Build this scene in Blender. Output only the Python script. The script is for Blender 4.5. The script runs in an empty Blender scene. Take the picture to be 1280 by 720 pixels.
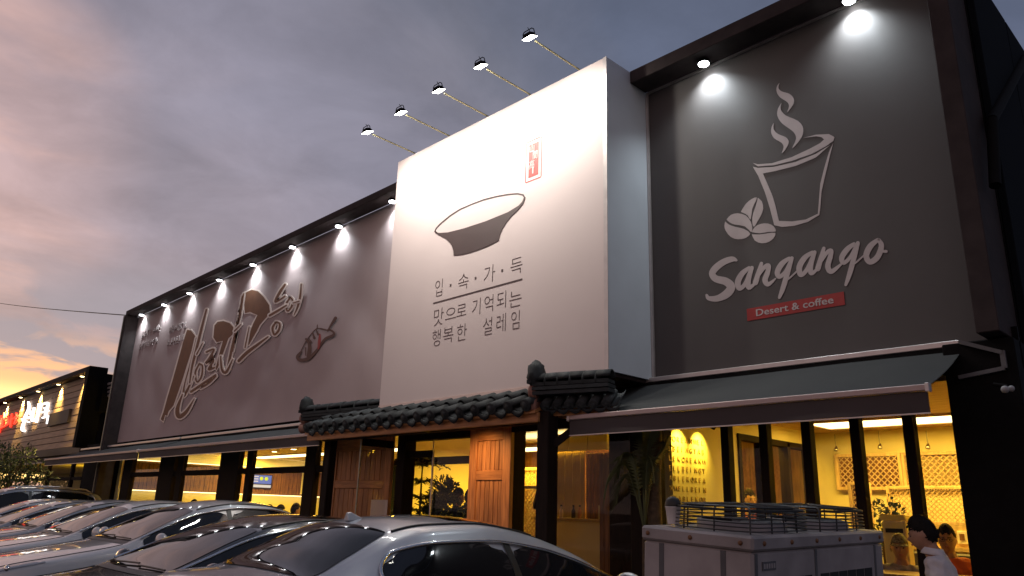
import bpy, bmesh, math, random
from mathutils import Vector, Matrix, Quaternion
random.seed(7)
SC = bpy.context.scene
COL = SC.collection
PI = math.pi

# ------------------------------------------------------------------ camera
EYE = Vector((0, 0, 1.46))
RIGHT = Vector((0.69430263, 0.71909003, 0.02921266))
DOWN = Vector((-0.18342806, 0.21606385, -0.95899456))
FWD = Vector((-0.69591523, 0.66047403, 0.28191499))
FPX = 943.73                       # focal length in pixels of a 1280 wide picture
cam_d = bpy.data.cameras.new('camera')
cam = bpy.data.objects.new('camera', cam_d)
COL.objects.link(cam)
cam_d.sensor_width = 36
cam_d.lens = FPX / 1280 * 36
cam_d.clip_start = 0.05
cam_d.clip_end = 3000
m = Matrix((RIGHT, -DOWN, -FWD)).transposed().to_4x4()
m.translation = EYE
cam.matrix_world = m
SC.camera = cam

def ray(x, y):
    return RIGHT * ((x - 640) / FPX) + DOWN * ((y - 360) / FPX) + FWD
def PY(x, y, Y):                   # the point of a plane parallel to the facade
    d = ray(x, y); return EYE + d * ((Y - EYE.y) / d.y)
def PX(x, y, X):
    d = ray(x, y); return EYE + d * ((X - EYE.x) / d.x)

# ------------------------------------------------------------------ world
W = bpy.data.worlds.new('World'); SC.world = W; W.use_nodes = True
nt = W.node_tree; nt.nodes.clear()
def N(t, **kw):
    n = nt.nodes.new(t)
    for k, v in kw.items():
        setattr(n, k, v)
    return n
def link(a, b): nt.links.new(a, b)
SUN_EL = math.radians(1.5)
sd = ray(-90, 505); sd.z = 0; sd.normalize()
SUN_AZ = math.atan2(sd.x, sd.y)
sky = N('ShaderNodeTexSky', sky_type='NISHITA', sun_disc=False)
sky.sun_elevation = SUN_EL; sky.sun_rotation = SUN_AZ
bg1 = N('ShaderNodeBackground'); bg1.inputs[1].default_value = 0.015
link(sky.outputs[0], bg1.inputs[0])
tc = N('ShaderNodeTexCoord')
sunv = (sd * math.cos(math.radians(3)) + Vector((0, 0, math.sin(math.radians(3)))))
dot = N('ShaderNodeVectorMath', operation='DOT_PRODUCT'); dot.inputs[1].default_value = sunv
link(tc.outputs['Generated'], dot.inputs[0])
sep = N('ShaderNodeSeparateXYZ'); link(tc.outputs['Generated'], sep.inputs[0])
def math_(op, a, b=None, clamp=False):
    n = N('ShaderNodeMath', operation=op, use_clamp=clamp)
    for i, v in enumerate((a, b)):
        if v is None: continue
        if isinstance(v, (int, float)): n.inputs[i].default_value = v
        else: link(v, n.inputs[i])
    return n.outputs[0]
def maprange(v, a, b, c=0, d=1, smooth=True):
    n = N('ShaderNodeMapRange', interpolation_type='SMOOTHSTEP' if smooth else 'LINEAR')
    link(v, n.inputs[0])
    for i, k in enumerate((a, b, c, d)): n.inputs[i + 1].default_value = k
    return n.outputs[0]
def ramp(v, stops):
    n = N('ShaderNodeValToRGB'); link(v, n.inputs[0])
    e = n.color_ramp.elements
    while len(e) < len(stops): e.new(0.5)
    for i, (p, c) in enumerate(stops):
        e[i].position = p; e[i].color = (*c, 1)
    return n.outputs[0]
def mix(f, a, b, mode='MIX'):
    n = N('ShaderNodeMix', data_type='RGBA', blend_type=mode)
    if isinstance(f, (int, float)): n.inputs[0].default_value = f
    else: link(f, n.inputs[0])
    for i, v in ((6, a), (7, b)):
        if isinstance(v, tuple): n.inputs[i].default_value = (*v, 1)
        else: link(v, n.inputs[i])
    return n.outputs[2]
# flat cloud deck: direction projected on a high plane, so streaks gather at the horizon
zc = math_('MAXIMUM', sep.outputs[2], 0.0)
zd = math_('ADD', zc, 0.14)
cx = math_('DIVIDE', sep.outputs[0], zd); cy = math_('DIVIDE', sep.outputs[1], zd)
comb = N('ShaderNodeCombineXYZ'); link(cx, comb.inputs[0]); link(cy, comb.inputs[1])
def noise(scale, detail, rough, off, dist=0.0):
    mp = N('ShaderNodeMapping'); mp.inputs['Location'].default_value = off
    link(comb.outputs[0], mp.inputs[0])
    n = N('ShaderNodeTexNoise'); n.inputs['Scale'].default_value = scale
    n.inputs['Detail'].default_value = detail; n.inputs['Roughness'].default_value = rough
    n.inputs['Distortion'].default_value = dist
    link(mp.outputs[0], n.inputs[0]); return n.outputs['Fac']
n_big = noise(0.55, 3, 0.5, (3.1, 1.7, 0), 0.3)
n_mid = noise(1.35, 5, 0.55, (8.2, 4.4, 0), 0.5)
n_fin = noise(3.2, 6, 0.6, (1.2, 9.3, 0), 0.4)
n_str = noise(2.3, 5, 0.55, (5.7, 2.2, 0), 0.6)
c01 = math_('MULTIPLY_ADD', dot.outputs['Value'], 0.5); nt.nodes[-1].inputs[2].default_value = 0.5
wob = math_('MULTIPLY', math_('SUBTRACT', n_mid, 0.5), 0.07)
c01w = math_('ADD', c01, wob)
base = ramp(c01w, [(0.0, (.125, .140, .20)), (0.60, (.108, .128, .20)), (0.80, (.108, .126, .190)), (0.865, (.150, .155, .205)),
                   (0.925, (.255, .240, .305)), (0.97, (.320, .275, .325)), (1.0, (.36, .290, .325))])
# the clouds over the street, away from the building, still catch the afterglow
south = math_('MULTIPLY', maprange(math_('MULTIPLY', sep.outputs[1], -1.0), .0, .75), maprange(zc, .95, .10))
n_s = noise(1.1, 4, 0.5, (2.4, 6.6, 0), 0.5)
south = math_('MULTIPLY', south, maprange(n_s, .40, .60, .35, 1.25), True)
base = mix(south, base, (.62, .40, .355))
# pink lit patches
near = maprange(c01, 0.80, 0.95)
pink = math_('MULTIPLY', maprange(n_big, 0.47, 0.68), near)
col = mix(math_('MULTIPLY', pink, 0.26), base, (.72, .44, .37))
# a bank of lit peach cloud just outside the left edge of the picture
dv2 = ray(-120, 160).normalized()
dot2 = N('ShaderNodeVectorMath', operation='DOT_PRODUCT'); dot2.inputs[1].default_value = dv2
link(tc.outputs['Generated'], dot2.inputs[0])
bank = math_('MULTIPLY', maprange(dot2.outputs['Value'], .968, 1.0), maprange(n_mid, .35, .62, .25, .90))
col = mix(bank, col, (1.0, .58, .46))
low = math_('MULTIPLY', maprange(zc, .36, .12), maprange(c01, .78, .985))
low = math_('MULTIPLY', low, math_('MULTIPLY', maprange(sep.outputs[1], .30, .05), maprange(n_str, .62, .42, .1, 1.0)))
col = mix(math_('MULTIPLY', low, maprange(zc, .165, .10, .0, .7)), col, (1.0, .52, .30))
# grey streaks
grey = math_('MULTIPLY', maprange(n_mid, 0.50, 0.70), maprange(zc, 0.0, 0.5, 0.85, 0.35))
col = mix(math_('MULTIPLY', grey, 0.60), col, (.255, .235, .275))
fin = maprange(n_fin, 0.3, 0.7, 0.80, 1.12, False)
fcomb = N('ShaderNodeCombineXYZ')
for i in range(3): link(fin, fcomb.inputs[i])
vm = N('ShaderNodeVectorMath', operation='MULTIPLY'); link(col, vm.inputs[0]); link(fcomb.outputs[0], vm.inputs[1])
col = vm.outputs[0]
blue = math_('MULTIPLY', math_('MULTIPLY', maprange(zc, .30, .20), maprange(c01, .90, .97)), maprange(n_str, .36, .56, .25, .8))
col = mix(blue, col, (.275, .275, .335))
# the glow over the place where the sun went down, broken by the same clouds
g = math_('MULTIPLY', maprange(zc, 0.190, 0.125), maprange(c01, 0.92, 0.985))
gm = math_('MULTIPLY', g, maprange(n_str, 0.56, 0.46, 0.0, 1.0))
col = mix(gm, col, (1.0, .52, .26))
g2 = math_('MULTIPLY', maprange(zc, 0.128, 0.085), maprange(c01, 0.960, 0.998))
g2 = math_('MULTIPLY', g2, maprange(n_str, 0.58, 0.50, 0.05, 1.0))
col = mix(g2, col, (2.1, 1.45, .50))
bg2 = N('ShaderNodeBackground'); bg2.inputs[1].default_value = 1.0
link(col, bg2.inputs[0])
ad = N('ShaderNodeAddShader'); link(bg1.outputs[0], ad.inputs[0]); link(bg2.outputs[0], ad.inputs[1])
wo = N('ShaderNodeOutputWorld'); link(ad.outputs[0], wo.inputs[0])

# the sun is down behind the clouds on the left: only a weak, wide, orange remainder
sl = bpy.data.lights.new('sun', 'SUN'); sl.energy = 0.25; sl.angle = math.radians(10); sl.color = (1, .62, .36)
so = bpy.data.objects.new('sun', sl); COL.objects.link(so)
so.rotation_euler = (-(sd * math.cos(SUN_EL) + Vector((0, 0, math.sin(SUN_EL))))).to_track_quat('-Z', 'Y').to_euler()

SC.view_settings.view_transform = 'Standard'; SC.view_settings.look = 'None'
SC.view_settings.exposure = 0.12; SC.view_settings.gamma = 1.0
SC.cycles.use_denoising = True
SC.cycles.max_bounces = 6; SC.cycles.transparent_max_bounces = 16
SC.cycles.caustics_reflective = False; SC.cycles.caustics_refractive = False
SC.cycles.sample_clamp_indirect = 6.0

# ------------------------------------------------------------------ materials
def pmat(name, col, rough=0.6, metal=0.0, var=0.0, scale=6.0, bump=0.0, bscale=40.0, coat=0.0, spec=0.5, stretch=(1, 1, 1), col2=None):
    mt = bpy.data.materials.new(name); mt.use_nodes = True
    t = mt.node_tree; b = t.nodes['Principled BSDF']
    b.inputs['Base Color'].default_value = (*col, 1); b.inputs['Roughness'].default_value = rough
    b.inputs['Metallic'].default_value = metal; b.inputs['Coat Weight'].default_value = coat
    b.inputs['Coat Roughness'].default_value = 0.04
    b.inputs['Specular IOR Level'].default_value = spec
    if var or bump or col2:
        co = t.nodes.new('ShaderNodeTexCoord'); mp = t.nodes.new('ShaderNodeMapping')
        mp.inputs['Scale'].default_value = stretch
        t.links.new(co.outputs['Object'], mp.inputs[0])
    if var or col2:
        n = t.nodes.new('ShaderNodeTexNoise'); n.inputs['Scale'].default_value = scale; n.inputs['Detail'].default_value = 6
        t.links.new(mp.outputs[0], n.inputs[0])
        r = t.nodes.new('ShaderNodeValToRGB')
        lo = tuple(max(0, c * (1 - var)) for c in col); hi = tuple(min(1, c * (1 + var)) for c in col) if col2 is None else col2
        r.color_ramp.elements[0].position = 0.32; r.color_ramp.elements[1].position = 0.68
        r.color_ramp.elements[0].color = (*lo, 1); r.color_ramp.elements[1].color = (*hi, 1)
        t.links.new(n.outputs['Fac'], r.inputs[0]); t.links.new(r.outputs[0], b.inputs['Base Color'])
        r2 = t.nodes.new('ShaderNodeMapRange')
        r2.inputs[3].default_value = max(0.02, rough - 0.1); r2.inputs[4].default_value = min(1, rough + 0.1)
        t.links.new(n.outputs['Fac'], r2.inputs[0]); t.links.new(r2.outputs[0], b.inputs['Roughness'])
    if bump:
        n2 = t.nodes.new('ShaderNodeTexNoise'); n2.inputs['Scale'].default_value = bscale; n2.inputs['Detail'].default_value = 4
        t.links.new(mp.outputs[0], n2.inputs[0])
        bp = t.nodes.new('ShaderNodeBump'); bp.inputs['Strength'].default_value = bump; bp.inputs['Distance'].default_value = 0.01
        t.links.new(n2.outputs['Fac'], bp.inputs['Height']); t.links.new(bp.outputs[0], b.inputs['Normal'])
    return mt
def emat(name, col, s):
    mt = bpy.data.materials.new(name); mt.use_nodes = True
    t = mt.node_tree; b = t.nodes['Principled BSDF']
    b.inputs['Base Color'].default_value = (.02, .02, .02, 1)
    b.inputs['Emission Color'].default_value = (*col, 1); b.inputs['Emission Strength'].default_value = s
    return mt
def glass_mat(name, tint=(1, 1, 1), ior=1.33):
    mt = bpy.data.materials.new(name); mt.use_nodes = True
    t = mt.node_tree; t.nodes.clear()
    tr = t.nodes.new('ShaderNodeBsdfTransparent'); tr.inputs[0].default_value = (*tint, 1)
    gl = t.nodes.new('ShaderNodeBsdfGlossy'); gl.inputs['Roughness'].default_value = 0.015
    fr = t.nodes.new('ShaderNodeFresnel'); fr.inputs[0].default_value = ior
    mx = t.nodes.new('ShaderNodeMixShader'); o = t.nodes.new('ShaderNodeOutputMaterial')
    ge = t.nodes.new('ShaderNodeNewGeometry'); mu = t.nodes.new('ShaderNodeMath'); mu.operation = 'MULTIPLY'   # one reflecting face per pane
    sb2 = t.nodes.new('ShaderNodeMath'); sb2.operation = 'SUBTRACT'; sb2.inputs[0].default_value = 1.0
    t.links.new(ge.outputs['Backfacing'], sb2.inputs[1]); t.links.new(sb2.outputs[0], mu.inputs[1]); t.links.new(fr.outputs[0], mu.inputs[0])
    t.links.new(mu.outputs[0], mx.inputs[0]); t.links.new(tr.outputs[0], mx.inputs[1]); t.links.new(gl.outputs[0], mx.inputs[2])
    t.links.new(mx.outputs[0], o.inputs[0]); return mt
def wood_mat(name, c1, c2, rough=0.55, vertical=True, scale=5.0):
    return pmat(name, c1, rough, var=0.25, scale=scale, bump=0.25, bscale=14, stretch=(6, 6, .7) if vertical else (.7, 6, 6), col2=c2)
M = dict(
    asphalt=pmat('asphalt', (.05, .05, .052), .85, var=.3, scale=3, bump=.5, bscale=180),
    paving=pmat('paving', (.22, .21, .2), .8, var=.2, scale=5, bump=.3, bscale=60),
    black=pmat('black_steel', (.006, .0055, .0055), .8, spec=.1, var=.25, scale=8, bump=.08, bscale=80),
    panel=pmat('dark_panel', (.008, .010, .013), .9, spec=.05, var=.2, scale=4, bump=.05),
    hood=pmat('hood_steel', (.048, .038, .037), .8, spec=.12, var=.2, scale=6),
    timber=pmat('dark_timber', (.014, .008, .006), .75, spec=.15, var=.35, scale=6, bump=.2, bscale=30, stretch=(5, 5, .6)),
    banner=pmat('banner_fabric', (.43, .335, .325), .75, var=.05, scale=1.2, bump=.12, bscale=500),
    white=pmat('white_board', (.60, .50, .478), .55, var=.015, scale=2),
    greyside=pmat('grey_board', (.56, .60, .64), .5, var=.04, scale=2),
    coffee=pmat('charcoal_fabric', (.080, .070, .067), .72, var=.06, scale=3, bump=.15, bscale=450),
    print_light=pmat('pale_vinyl', (.48, .42, .41), .5, var=.04, scale=12),
    print_brown=pmat('brown_vinyl', (.062, .038, .036), .55, var=.06, scale=8),
    letter_brown=pmat('brown_letter', (.19, .088, .050), .6, spec=.2, var=.12, scale=8),
    letter_edge=pmat('letter_outline', (.78, .66, .58), .5, var=.04),
    print_red=pmat('red_vinyl', (.33, .018, .015), .5, var=.08, scale=20),
    seal_red=pmat('seal_red', (.50, .045, .035), .5, var=.06, scale=20),
    fish=pmat('fish_ink', (.105, .042, .028), .6, var=.1, scale=12),
    awning=pmat('awning_fabric', (.022, .0235, .0235), .8, var=.10, scale=3, bump=.2, bscale=300),
    valance=pmat('valance_fabric', (.060, .046, .044), .8, var=.10, scale=3, bump=.2, bscale=300),
    alu=pmat('aluminium', (.55, .50, .48), .38, .6, var=.06, scale=10),
    steel=pmat('bare_steel', (.30, .29, .24), .45, .6, var=.15, scale=20),
    brass=pmat('lamp_arm', (.34, .31, .17), .5, .3, var=.15, scale=20),
    tile=pmat('roof_tile', (.021, .0235, .0245), .72, spec=.3, var=.30, scale=9, bump=.4, bscale=60),
    tile_end=pmat('clay_tile_end', (.24, .115, .085), .7, var=.25, scale=14, bump=.3, bscale=50),
    pine=wood_mat('pine_wood', (.42, .165, .055), (.56, .25, .09)),
    pine_h=wood_mat('pine_wood_rail', (.40, .155, .05), (.54, .24, .085), vertical=False),
    slat=wood_mat('wall_slat', (.13, .052, .02), (.24, .105, .038)),
    wall=pmat('cream_plaster', (.72, .64, .33), .8, var=.05, scale=2, bump=.1, bscale=30),
    ceil=pmat('ceiling_board', (.74, .68, .55), .8, var=.04, scale=2),
    ceilwood=wood_mat('ceiling_wood', (.50, .30, .12), (.62, .40, .18), vertical=False),
    floor=pmat('inside_floor', (.16, .12, .08), .45, var=.25, scale=3),
    table=wood_mat('table_wood', (.36, .19, .08), (.48, .27, .12), vertical=False),
    seat=pmat('bench_leather', (.045, .035, .03), .5, var=.2),
    dark=pmat('dark_void', (.01, .01, .01), .7),
    glass=glass_mat('window_glass', (.96, .95, .93)),
    lattice=wood_mat('lattice_wood', (.62, .42, .20), (.70, .50, .26)),
    rubber=pmat('rubber', (.02, .02, .02), .8, var=.2),
    rim=pmat('wheel_rim', (.45, .46, .48), .3, .9, var=.1),
    chrome=pmat('chrome', (.62, .64, .67), .12, 1.0),
    carglass=pmat('car_glass', (.008, .009, .011), .03, 0, spec=.5),
    trim=pmat('car_trim', (.012, .012, .012), .4),
    headlamp=pmat('headlamp_lens', (.20, .21, .23), .06, .2, coat=1.0),
    taillamp=pmat('taillamp_lens', (.25, .01, .01), .1, coat=1.0),
    plate=pmat('number_plate', (.7, .7, .68), .5),
    ac=pmat('ac_enamel', (.30, .27, .265), .5, var=.28, scale=3.5, bump=.05, bscale=20, col2=None),
    acdark=pmat('ac_groove', (.10, .10, .105), .6, var=.2),
    wire=pmat('wire_guard', (.018, .018, .018), .4),
    cup=pmat('paper_cup', (.62, .58, .56), .6, var=.05, scale=20),
    lid=pmat('dark_lid', (.018, .014, .012), .5),
    leaf=pmat('leaf_green', (.055, .085, .030), .5, var=.4, scale=9),
    leafd=pmat('leaf_dark', (.028, .050, .022), .5, var=.4, scale=9),
    palm=pmat('palm_leaf', (.080, .090, .030), .5, var=.35, scale=6),
    bark=pmat('bark', (.085, .055, .032), .85, var=.4, scale=18, bump=.6, bscale=40),
    pot=pmat('planter_pot', (.10, .07, .05), .6, var=.2),
    skin=pmat('skin', (.36, .19, .12), .5, var=.08, scale=20),
    hair=pmat('hair', (.009, .007, .006), .75, spec=.2, var=.3, scale=60, bump=.6, bscale=160),
    eye=pmat('eye', (.02, .012, .01), .2),
    lip=pmat('lip', (.33, .12, .10), .5),
    shirt_white=pmat('white_shirt', (.62, .58, .58), .8, var=.06, scale=12, bump=.3, bscale=40),
    shirt_orange=pmat('orange_shirt', (.62, .12, .03), .8, var=.10, scale=12, bump=.3, bscale=40),
    shirt_check=pmat('faded_shirt', (.25, .22, .16), .8, col2=(.46, .42, .34), var=.3, scale=14, bump=.3, bscale=40),
    shirt_dark=pmat('dark_shirt', (.02, .02, .022), .8, var=.2, bump=.3, bscale=40),
    shirt_grey=pmat('grey_shirt', (.12, .11, .10), .8, var=.2, bump=.3, bscale=40),
    trousers=pmat('trousers', (.03, .03, .04), .8, var=.2),
    camo=pmat('camo_cap', (.03, .032, .022), .8, col2=(.34, .32, .22), var=.3, scale=45),
    cool=emat('led_white', (.92, .97, 1.0), 28), flood=emat('flood_led', (1.0, .97, .88), 30),
    warm=emat('warm_lens', (1.0, .80, .38), 12), cove=emat('cove_light', (1.0, .70, .20), 3.2),
    strip=emat('strip_light', (1.0, .80, .38), 4.0), tvblue=emat('tv_blue', (.05, .14, .5), 1.0),
    tvyellow=emat('tv_yellow', (.7, .8, .03), 1.0), tvwhite=emat('tv_white', (.7, .65, .6), 1.0),
    neon_white=emat('lit_white_letter', (1, .97, .95), 2.6), neon_red=emat('lit_red_letter', (1.0, .045, .02), 1.6),
    plank=pmat('cladding_plank', (.42, .29, .20), .65, var=.18, scale=3, bump=.2, bscale=14, stretch=(.5, 4, 6)),
    box_dark=pmat('shadow_box', (.05, .035, .035), .6),
    curtain=pmat('pale_curtain', (.40, .30, .15), .8, var=.12, scale=5, stretch=(8, 8, .5)),
    small_print=pmat('small_print_vinyl', (.44, .37, .355), .6),
    letter_shaded=pmat('shaded_wall_letter', (.40, .27, .10), .6),  # the wall's yellow darkened: shadow around the raised letters put into their colour
    paper=pmat('paper', (.62, .52, .46), .8), paper_white=pmat('poster', (.75, .75, .70), .7),
    soil=pmat('soil', (.03, .02, .015), .9, var=.3), cable=pmat('cable', (.015, .015, .015), .6),
    cam_white=pmat('camera_shell', (.30, .30, .30), .5),
)
for k_ in ('tile', 'pine', 'slat', 'plank', 'tile_end'):
    t_ = M[k_].node_tree; b_ = t_.nodes['Principled BSDF']; src = b_.inputs['Base Color'].links[0].from_socket
    oi = t_.nodes.new('ShaderNodeObjectInfo'); mr_ = t_.nodes.new('ShaderNodeMapRange'); hs = t_.nodes.new('ShaderNodeHueSaturation')
    mr_.inputs[3].default_value = .62 if k_ == 'tile' else .78; mr_.inputs[4].default_value = 1.7 if k_ == 'tile' else 1.2
    t_.links.new(oi.outputs['Random'], mr_.inputs[0]); t_.links.new(mr_.outputs[0], hs.inputs['Value']); t_.links.new(src, hs.inputs['Color']); t_.links.new(hs.outputs[0], b_.inputs['Base Color'])
def paint(name, col, metal=.55, rough=.28):
    return pmat(name, col, rough, metal, coat=1.0)
M.update(car_white=paint('pearl_white_paint', (.50, .525, .56), .25, .3), car_black=paint('black_paint', (.012, .011, .012), .2, .2),
         car_silver=paint('silver_paint', (.46, .465, .47), .3, .32), car_grey=paint('steel_paint', (.27, .275, .28), .4, .32),
         car_pale=paint('pale_paint', (.52, .52, .51), .25, .32))

# ------------------------------------------------------------------ mesh helpers
def world_loc(o):
    v = Vector((0, 0, 0))
    while o is not None:
        v += o.location; o = o.parent
    return v
class B:
    """gathers shapes (in world coordinates unless local=True) and links them as ONE mesh object"""
    def __init__(s): s.v = []; s.f = []; s.mi = []; s.cur = 0; s.smooth = []
    def add(s, vs, fs, smooth=False):
        o = len(s.v); s.v += [Vector(v) for v in vs]
        for f in fs:
            s.f.append(tuple(i + o for i in f)); s.mi.append(s.cur); s.smooth.append(smooth)
        return s
    def box(s, x0, x1, y0, y1, z0, z1):
        x0, x1 = sorted((x0, x1)); y0, y1 = sorted((y0, y1)); z0, z1 = sorted((z0, z1))
        vs = [(x, y, z) for z in (z0, z1) for y in (y0, y1) for x in (x0, x1)]
        return s.add(vs, [(0, 2, 3, 1), (4, 5, 7, 6), (0, 1, 5, 4), (2, 6, 7, 3), (0, 4, 6, 2), (1, 3, 7, 5)])
    def bar(s, a, b, w, h=None, up=(0, 0, 1)):
        a = Vector(a); b = Vector(b); h = h or w
        d = (b - a).normalized(); u = Vector(up)
        if abs(d.dot(u)) > .98: u = Vector((0, 1, 0))
        r = d.cross(u).normalized(); u = r.cross(d).normalized()
        vs = [p + r * (sx * w / 2) + u * (sz * h / 2) for p in (a, b) for sx, sz in ((-1, -1), (1, -1), (1, 1), (-1, 1))]
        return s.add(vs, [(3, 2, 1, 0), (4, 5, 6, 7), (0, 1, 5, 4), (1, 2, 6, 5), (2, 3, 7, 6), (3, 0, 4, 7)])
    def tube(s, pts, r, n=8, cap=True):
        pts = [Vector(p) for p in pts]; rr = r if isinstance(r, (list, tuple)) else [r] * len(pts)
        rings = []; prev = None
        for i, p in enumerate(pts):
            d = (pts[min(i + 1, len(pts) - 1)] - pts[max(i - 1, 0)]).normalized()
            u = Vector((0, 0, 1)) if abs(d.z) < .95 else Vector((0, 1, 0))
            if prev is not None and abs(prev.dot(d)) < .95: u = prev
            a = d.cross(u).normalized(); bb = a.cross(d).normalized(); prev = bb
            rings.append([p + (a * math.cos(2 * PI * k / n) + bb * math.sin(2 * PI * k / n)) * rr[i] for k in range(n)])
        vs = [v for q in rings for v in q]; fs = []
        for i in range(len(pts) - 1):
            for k in range(n):
                fs.append((i * n + k, i * n + (k + 1) % n, (i + 1) * n + (k + 1) % n, (i + 1) * n + k))
        s.add(vs, fs, True)
        if cap:
            s.add(rings[0], [tuple(range(n))[::-1]]); s.add(rings[-1], [tuple(range(n))])
        return s
    def lathe(s, prof, c, axis=(0, 0, 1), n=20):
        q = Vector((0, 0, 1)).rotation_difference(Vector(axis).normalized()); c = Vector(c)
        vs = [c + q @ Vector((r * math.cos(2 * PI * k / n), r * math.sin(2 * PI * k / n), z)) for r, z in prof for k in range(n)]
        fs = []
        for i in range(len(prof) - 1):
            for k in range(n):
                fs.append((i * n + k, i * n + (k + 1) % n, (i + 1) * n + (k + 1) % n, (i + 1) * n + k))
        s.add(vs, fs, True)
        if prof[0][0] > 1e-4: s.add(vs[:n], [tuple(range(n))[::-1]])
        if prof[-1][0] > 1e-4: s.add(vs[-n:], [tuple(range(n))])
        return s
    def ball(s, c, r, n=14, mrings=9):
        r = r if isinstance(r, (tuple, list)) else (r, r, r); c = Vector(c)
        vs = []; fs = []
        for i in range(mrings + 1):
            t = PI * i / mrings
            for k in range(n):
                a = 2 * PI * k / n
                vs.append(c + Vector((r[0] * math.sin(t) * math.cos(a), r[1] * math.sin(t) * math.sin(a), r[2] * math.cos(t))))
        for i in range(mrings):
            for k in range(n):
                fs.append((i * n + k, (i + 1) * n + k, (i + 1) * n + (k + 1) % n, i * n + (k + 1) % n))
        return s.add(vs, fs, True)
    def prism(s, pts, off):
        """polygon (list of 3-D points) pushed by off; concave outlines are triangulated when built"""
        n = len(pts); off = Vector(off); a = [Vector(p) for p in pts]; b = [p + off for p in a]
        s.add(a + b, [tuple(range(n))[::-1], tuple(range(n, 2 * n))] + [(i, (i + 1) % n, n + (i + 1) % n, n + i) for i in range(n)])
        return s
    def grid(s, fn, nu, nv, smooth=True, skip=None):
        vs = [fn(i / nu, j / nv) for i in range(nu + 1) for j in range(nv + 1)]
        fs = [(i * (nv + 1) + j, (i + 1) * (nv + 1) + j, (i + 1) * (nv + 1) + j + 1, i * (nv + 1) + j + 1)
              for i in range(nu) for j in range(nv) if not (skip and skip(i, j))]
        return s.add(vs, fs, smooth)
    def build(s, name, mat, parent=None, local=False, bevel=0.0, fix=True):
        me = bpy.data.meshes.new(name)
        off = Vector((0, 0, 0)) if (local or parent is None) else world_loc(parent)
        me.from_pydata([v - off for v in s.v], [], s.f)
        for p, mi, sm in zip(me.polygons, s.mi, s.smooth): p.material_index = mi; p.use_smooth = sm
        for mm in (mat if isinstance(mat, (list, tuple)) else [mat]): me.materials.append(M[mm] if isinstance(mm, str) else mm)
        if fix or bevel:
            bm = bmesh.new(); bm.from_mesh(me)
            big = [f for f in bm.faces if len(f.verts) > 4]
            if bevel:
                bmesh.ops.bevel(bm, geom=[e for e in bm.edges if len(e.link_faces) == 2 and e.calc_face_angle(0) > .6], offset=bevel, segments=1, affect='EDGES', clamp_overlap=True)
            elif big: bmesh.ops.triangulate(bm, faces=big)
            bmesh.ops.recalc_face_normals(bm, faces=bm.faces)
            bm.to_mesh(me); bm.free()
        o = bpy.data.objects.new(name, me); COL.objects.link(o)
        if parent is not None: o.parent = parent
        return o
def tag(o, label, cat, group=None, kind=None):
    if label: o['label'] = label
    if cat: o['category'] = cat
    if group: o['group'] = group
    if kind: o['kind'] = kind
    return o
def thing(name, label, cat, loc=(0, 0, 0), group=None, rot=(0, 0, 0)):
    o = bpy.data.objects.new(name, None); COL.objects.link(o); o.empty_display_size = .2
    o.location = loc; o.rotation_euler = rot
    return tag(o, label, cat, group)
def dup(root, label, loc=None, rot=None, group=None):
    r = root.copy(); COL.objects.link(r)
    if loc is not None: r.location = loc
    if rot is not None: r.rotation_euler = rot
    tag(r, label, None, group)
    for ch in list(root.children):
        c = ch.copy(); COL.objects.link(c); c.parent = r
        for gch in list(ch.children):
            d = gch.copy(); COL.objects.link(d); d.parent = c
    return r
def box(name, mat, parent, *dims, bevel=0.0):
    return B().box(*dims).build(name, mat, parent, bevel=bevel)
def lamp(kind, loc, energy, col, parent=None, size=.05, rot=None, spot=None, blend=.6, sx=None, sy=None, name='lamp_light'):
    d = bpy.data.lights.new(name, kind); d.energy = energy; d.color = col
    if kind == 'AREA':
        d.shape = 'RECTANGLE' if sx else 'DISK'; d.size = sx or size
        if sx: d.size_y = sy
    else: d.shadow_soft_size = size
    if kind == 'SPOT': d.spot_size = spot; d.spot_blend = blend
    o = bpy.data.objects.new(name, d); COL.objects.link(o)
    off = world_loc(parent) if parent is not None else Vector((0, 0, 0))
    o.location = Vector(loc) - off
    if rot is not None: o.rotation_euler = Vector(rot).to_track_quat('-Z', 'Y').to_euler()
    if parent is not None: o.parent = parent
    return o
def cat_rom(pts, k=6):
    """smooth curve through points that may carry a width as last component"""
    P = [Vector(p) for p in pts]
    if len(P) < 3: return P
    out = []
    for i in range(len(P) - 1):
        p0 = P[max(i - 1, 0)]; p1 = P[i]; p2 = P[i + 1]; p3 = P[min(i + 2, len(P) - 1)]
        for j in range(k):
            t = j / k
            out.append(.5 * ((2 * p1) + (p2 - p0) * t + (2 * p0 - 5 * p1 + 4 * p2 - p3) * t * t + (3 * p1 - p0 - 3 * p2 + p3) * t ** 3))
    out.append(P[-1]); return out
def stroke_outline(pts, grow=0.0, k=6):
    """closed outline, in the picture's plane coordinates, of a brush stroke [(x,y,width), ...]"""
    C = cat_rom([(p[0], p[1], p[2]) for p in pts], k); L = []; R = []
    for i, c in enumerate(C):
        d = C[min(i + 1, len(C) - 1)] - C[max(i - 1, 0)]; l = math.hypot(d.x, d.y) or 1
        n = (-d.y / l, d.x / l); w = max(c.z, 2) / 2 + grow
        L.append((c.x + n[0] * w, c.y + n[1] * w)); R.append((c.x - n[0] * w, c.y - n[1] * w))
    def cap(c, d, w):
        l = math.hypot(d.x, d.y) or 1; ux, uy = d.x / l, d.y / l
        return [(c.x + w * (ux * math.cos(a) - uy * math.sin(a)), c.y + w * (uy * math.cos(a) + ux * math.sin(a))) for a in (.9, .45, 0, -.45, -.9)]
    e = cap(C[-1], C[-1] - C[-2], max(C[-1].z, 2) / 2 + grow); b = cap(C[0], C[0] - C[1], max(C[0].z, 2) / 2 + grow)
    return L + e + R[::-1] + b
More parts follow.
